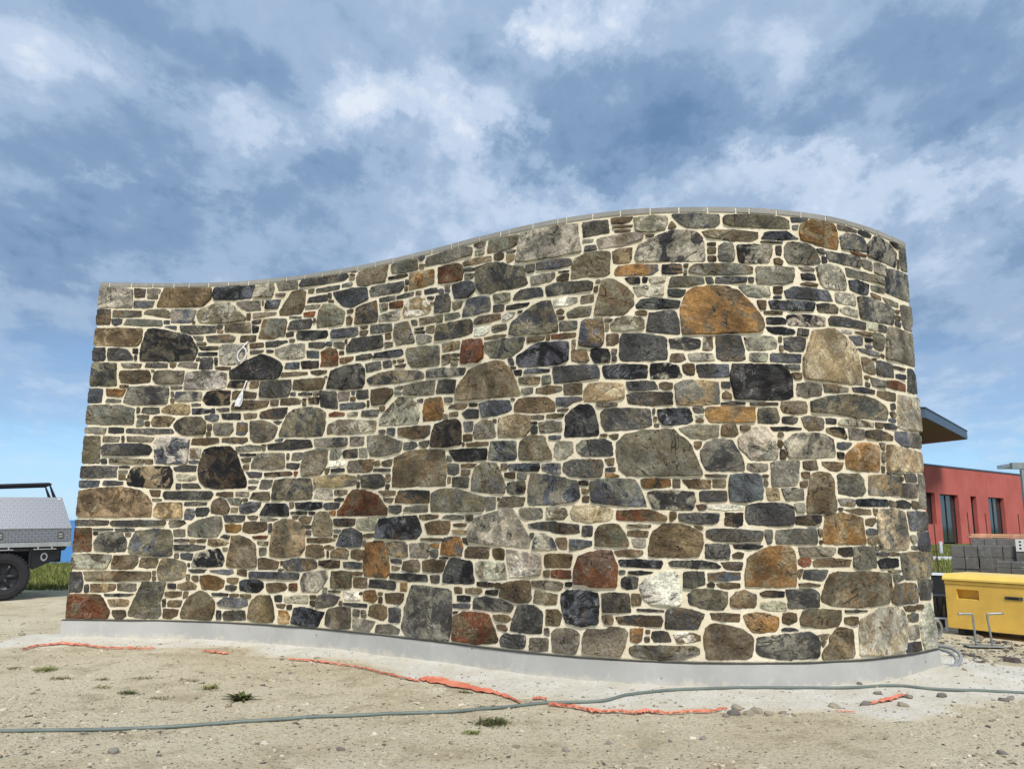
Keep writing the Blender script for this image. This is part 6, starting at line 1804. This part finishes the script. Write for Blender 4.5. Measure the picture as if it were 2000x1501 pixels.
# steel awning frame at the right edge
t = thing('awning_frame', 'pale steel awning post and beam at the far right edge', 'awning', (12.93, 20.0, float(gz(12.9, 20))), (0, 0, R(-8)))
zb = t.location.z
MB().box(-.05, .05, -.05, .05, 0, 2.86 - zb, .008).build('post', M['galv'], t)
MB().box(-.26, 3.2, -.07, .07, 2.87 - zb, 3.03 - zb, .006).build('beam', M['galv'], t)
MB().box(-.20, 3.2, .072, .9, 2.93 - zb, 3.02 - zb).build('roof_sheet', M['white'], t)
MB().box(3.05, 3.15, -.05, .05, 0, 2.86 - zb, .008).build('post', M['galv'], t)

# ================================================================ site box
BXA = math.atan2(-.80, .60)
box = thing('site_box', 'yellow steel site tool box standing on the gravel right of the wall', 'tool box', (5.86, 10.93, float(gz(5.9, 10.6)) - .0), (0, 0, BXA))
LX, DY = 1.62, .74
q = MB(); zb0, zb1 = .085, .695
rx0, rx1, rz0, rz1 = .14, .42, .46, .59
q.box(0, rx0, 0, DY, zb0, zb1); q.box(rx1, LX, 0, DY, zb0, zb1); q.box(rx0, rx1, 0, DY, zb0, rz0); q.box(rx0, rx1, 0, DY, rz1, zb1); q.box(rx0, rx1, .10, DY, rz0, rz1)
bd = q.build('body', M['yellow'], box)
q = MB(); q.prism([(-.025, .702), (-.025, .725), (.02, .785), (DY - .02, .785), (DY + .03, .725), (DY + .03, .702)], -.02, LX + .02, 'x'); lid = q.build('lid', M['yellow_lid'], box)
q = MB(); q.box(-.004, LX + .004, -.010, -.002, .655, .694, .003); q.build('rim_band', M['yellow'], box)
q = MB(); q.box(rx0 + .002, rx1 - .002, .012, .098, rz0 + .001, rz0 + .008); q.build('recess_tray', M['yellow_lid'], bd)
q = MB(); q.box(.73, .94, -.010, -.001, .500, .540, .003); lp_ = q.build('slot_plate', M['dark_plate'], bd)
q = MB(); q.box(.76, .89, -.014, -.0095, .510, .530, .002); q.build('slot', M['black'], lp_)
for x in (.10, LX - .18): MB().box(x, x + .08, .05, DY - .05, 0, zb0 - .001).build('skid', M['black'], box)

# small bracket stand in front of the box
sb = thing('bracket_stand', 'galvanised stand with two cranked rods on a flat plate before the yellow box', 'stand', (5.63, 9.74, float(gz(5.63, 9.74)) + .015), (0, 0, R(-8)))
MB().box(-.21, .21, -.10, .10, 0, .012, .003).build('base_plate', M['galv'], sb)
MB().tube(spline([(-.09, 0, .012), (-.095, 0, .20), (-.10, 0, .345), (-.115, 0, .366), (-.14, 0, .37), (-.27, -.01, .365)], 6), .013, 8).build('cranked_rod', M['galv'], sb, True)
MB().tube(spline([(.09, 0, .012), (.075, 0, .20), (.062, 0, .35), (.07, 0, .368), (.10, 0, .374), (.24, -.01, .385)], 6), .013, 8).build('cranked_rod', M['galv'], sb, True)

# ================================================================ concrete blocks
BW, BH, BD = .19, .19, .39
bm = {}
def block_mesh(kind):
    if kind in bm: return bm[kind]
    q = MB()
    if kind == 'hollow':
        q.box(0, BW, 0, .09, 0, .012); q.V = []; q.F = []
        xs2 = [0, .045, .075, .115, .145, .19]; zs2 = [0, .03, .06, .085, .112, .138, .164, .19]
        for i in range(5):
            for j in range(7):
                if i in (1, 3) and j in (1, 3, 5): continue
                q.box(xs2[i] + (0 if i else 0), xs2[i + 1], 0, BD * .5, zs2[j], zs2[j + 1])
        q.box(.001, BW - .001, BD * .5, BD * .52, .001, BH - .001)
    elif kind == 'half': q.box(.002, BW - .002, 0, BD, 0, BH * .5 - .004, .004)
    else: q.box(.002, BW - .002, 0, BD, 0, BH - .004, .005)
    o = q.build('tmp', None); bm[kind] = o.data; bpy.data.objects.remove(o); return bm[kind]
def block(x, y, z, a, kind, mat, label, group):
    me = bm.get((kind, mat))
    if me is None: me = block_mesh(kind).copy(); me.name = 'concrete_block'; me.materials.append(M[mat]); bm[(kind, mat)] = me
    o = bpy.data.objects.new('concrete_block', me); col.objects.link(o); o.location = (x, y, z); o.rotation_euler = (0, 0, a + rng.uniform(-.02, .02)); return tag(o, label, 'block', group)
def stack(x0, y0, zt, a, nx_, tiers, name, kinds=None, deep=1):
    u = (math.cos(a), math.sin(a)); v = (-math.sin(a), math.cos(a)); z = zt
    words = ['top', 'second', 'third', 'fourth', 'fifth', 'sixth']
    for t_ in range(tiers):
        kd = 'half' if kinds and t_ < len(kinds) and kinds[t_] == 'half' else 'full'
        h = BH * (.5 if kd == 'half' else 1); z -= h
        for i in range(nx_):
            for d_ in range(deep):
                ox = x0 + u[0] * BW * 1.03 * i + v[0] * BD * 1.02 * d_ + rng.uniform(-.006, .006); oy = y0 + u[1] * BW * 1.03 * i + v[1] * BD * 1.02 * d_ + rng.uniform(-.012, .012)
                block(ox, oy, z, a, kd, 'block', 'grey block %s in the %s tier of %s' % (ORD[i], words[t_], name), '%s, %s tier' % (name, words[t_]))
    return z
sa = R(-32)
def pal(x, y, a, z, w, dpt, label):
    t = thing('pallet', label, 'pallet', (x, y, float(gz(x, y))), (0, 0, a)); h = max(.06, z - t.location.z)
    for i in range(6): MB().box(i * w / 6, i * w / 6 + w / 8, 0, dpt, h - .02, h - .001).build('deck_board', M['timber'], t)
    for y_ in (0.02, dpt - .12): MB().box(0, w * 5.75 / 6, y_, y_ + .1, 0, h - .021).build('bearer', M['timber'], t)
z = stack(7.33, 13.40, 1.112, sa, 3, 5, 'the left block stack'); pal(7.33, 13.40, sa, z, .62, .42, 'timber pallet under the left block stack')
z = stack(7.84, 13.20, 1.114, sa, 2, 5, 'the middle block stack'); pal(7.84, 13.20, sa, z, .42, .42, 'timber pallet under the middle block stack')
z = stack(7.60, 12.62, .885, sa, 4, 4, 'the low front block stack', ['half', 'full']); pal(7.60, 12.62, sa, z, .82, .42, 'timber pallet under the low front block stack')
z = stack(8.20, 14.30, 1.215, sa, 6, 5, 'the long rear block stack'); pal(8.20, 14.30, sa, z, 1.22, .42, 'timber pallet under the long rear block stack')
u = (math.cos(sa), math.sin(sa))
z = stack(7.84 + u[0] * .36 - .02, 13.14 + u[1] * .40 + .02, 1.03, sa, 1, 4, 'the single column beside the middle stack')
pal(7.84 + u[0] * .36 - .02, 13.14 + u[1] * .40 + .02, sa, z, .2, .42, 'small pallet under the single brown block column')
block(7.84 + u[0] * .36 - .02, 13.14 + u[1] * .40 - .0, 1.032, sa, 'hollow', 'block_white', 'white vent block with six square holes on top of the blocks', None)
for i, (dx_, dz_, L, lb) in enumerate(((0, 0, 2.6, 'lower sawn timber plank lying along the rear block stack'), (.10, .036, 2.4, 'upper sawn timber plank lying along the rear block stack'))):
    o = MB().box(0, L, 0, .14, 0, .032, .003).build('timber_plank', M['timber']); o.location = (8.28 + dx_, 14.50 + dx_, 1.222 + dz_); o.rotation_euler = (0, 0, R(-20 + 3 * i)); tag(o, lb, 'plank')

# reinforcing bars standing in the ground
for i, (x, y, z1, ln, lb) in enumerate(((7.15, 13.5, 1.45, .02, 'rusty bar standing nearest the wall end before the red facade'), (9.42, 17, 1.73, .03, 'rusty bar standing before the glazed door of the red building'), (9.73, 17, 1.72, .02, 'rusty bar standing right of the glazed door'), (10.11, 17, 1.70, .02, 'rusty bar standing before the narrow slot window'), (10.81, 17, 1.69, .02, 'rightmost rusty bar standing before the red facade'))):
    zg = float(gz(x, y)); o = MB().tube([(ln * .5, 0, -.1), (0, 0, (z1 - zg) * .5), (-ln * .5, 0, z1 - zg)], .010, 8).build('steel_bar', M['rust']); o.location = (x, y, zg); tag(o, lb, 'steel bar')

# clutter between the wall end and the box
t = thing('black_crate', 'black plastic tub with a pale rim between wall end and yellow box', 'tub', (6.45, 12.50, float(gz(6.6, 12.5))), (0, 0, R(-20)))
zz = .69 - t.location.z
MB().prism([(0.03, 0), (.57, 0), (.60, zz - .02), (0, zz - .02)], 0, .45, 'y').build('body', M['black'], t)
MB().box(-.02, .62, -.02, .47, zz - .019, zz, .004).build('rim', M['white'], t)
t = thing('dark_crate', 'dark slatted plastic crate low beside the wall end', 'crate', (5.93, 11.75, float(gz(6, 11.7))), (0, 0, R(-25)))
hz_ = .44 - t.location.z
for i in range(5): MB().box(i * .075, i * .075 + .05, 0, .02, .04, hz_ - .03).build('slat', M['black'], t)
MB().box(-.01, .37, -.005, .30, hz_ - .028, hz_, .004).build('top_frame', M['black'], t)
MB().box(-.01, .37, -.005, .30, 0, .04, .004).build('base', M['black'], t)
MB().box(-.01, .37, .28, .30, .041, hz_ - .03).build('back_panel', M['dark_plate'], t)
t = thing('white_bracket', 'small pale steel bracket on the ground below the dark crate', 'bracket', (5.72, 11.15, float(gz(5.72, 11.15))), (0, 0, R(-15)))
MB().box(0, .26, 0, .10, .17, .185, .002).build('plate', M['white'], t); MB().box(0.01, .03, .01, .09, 0, .169).build('leg', M['white'], t); MB().box(.22, .24, .01, .09, 0, .169).build('leg', M['white'], t)
q = MB(); pz = float(gz(5.5, 10.5)) + .13
def ringp(c, d, r0, r1, L):
    V = []; Fc = []; n = 24; d = Vector(d).normalized(); a = d.cross(Vector((0, 0, 1))).normalized(); b = a.cross(d)
    for (r, l) in ((r0, 0), (r1, 0), (r1, L), (r0, L)):
        for k in range(n): an = 2 * math.pi * k / n; V.append(tuple(Vector(c) + d * l + a * (r * math.cos(an)) + b * (r * math.sin(an))))
    for m_ in range(4):
        for k in range(n): Fc.append((m_ * n + k, m_ * n + (k + 1) % n, ((m_ + 1) % 4) * n + (k + 1) % n, ((m_ + 1) % 4) * n + k))
    return V, Fc
V, Fc = ringp((0, 0, 0), (-.35, .9, .02), .095, .13, .6); o = mk('drain_pipe', V, Fc, M['brown_pipe'], smooth=False); o.location = (5.42, 10.42, pz); tag(o, 'grey drain pipe end lying behind the right corner of the wall', 'pipe')
tuft(6.45, 12.2, .30, .25, 160, M['grass'], 'green weeds in front of the black tub', 31)
# long pale channel and stub on the turf
o = MB().box(-1.6, 1.1, 0, .10, 0, .10, .005).build('steel_channel', M['white']); o.location = (11.5, 22.0, float(gz(11.5, 22)) + .02); o.rotation_euler = (0, 0, R(-10)); tag(o, 'white steel channel lying on the turf before the red building', 'steel channel')
o = MB().tube([(0, 0, -.1), (0, 0, .42)], .05, 14).build('pipe_stub', M['white']); o.location = (12.84, 24.0, float(gz(12.84, 24))); tag(o, 'short white pipe stub standing near the red building', 'pipe')
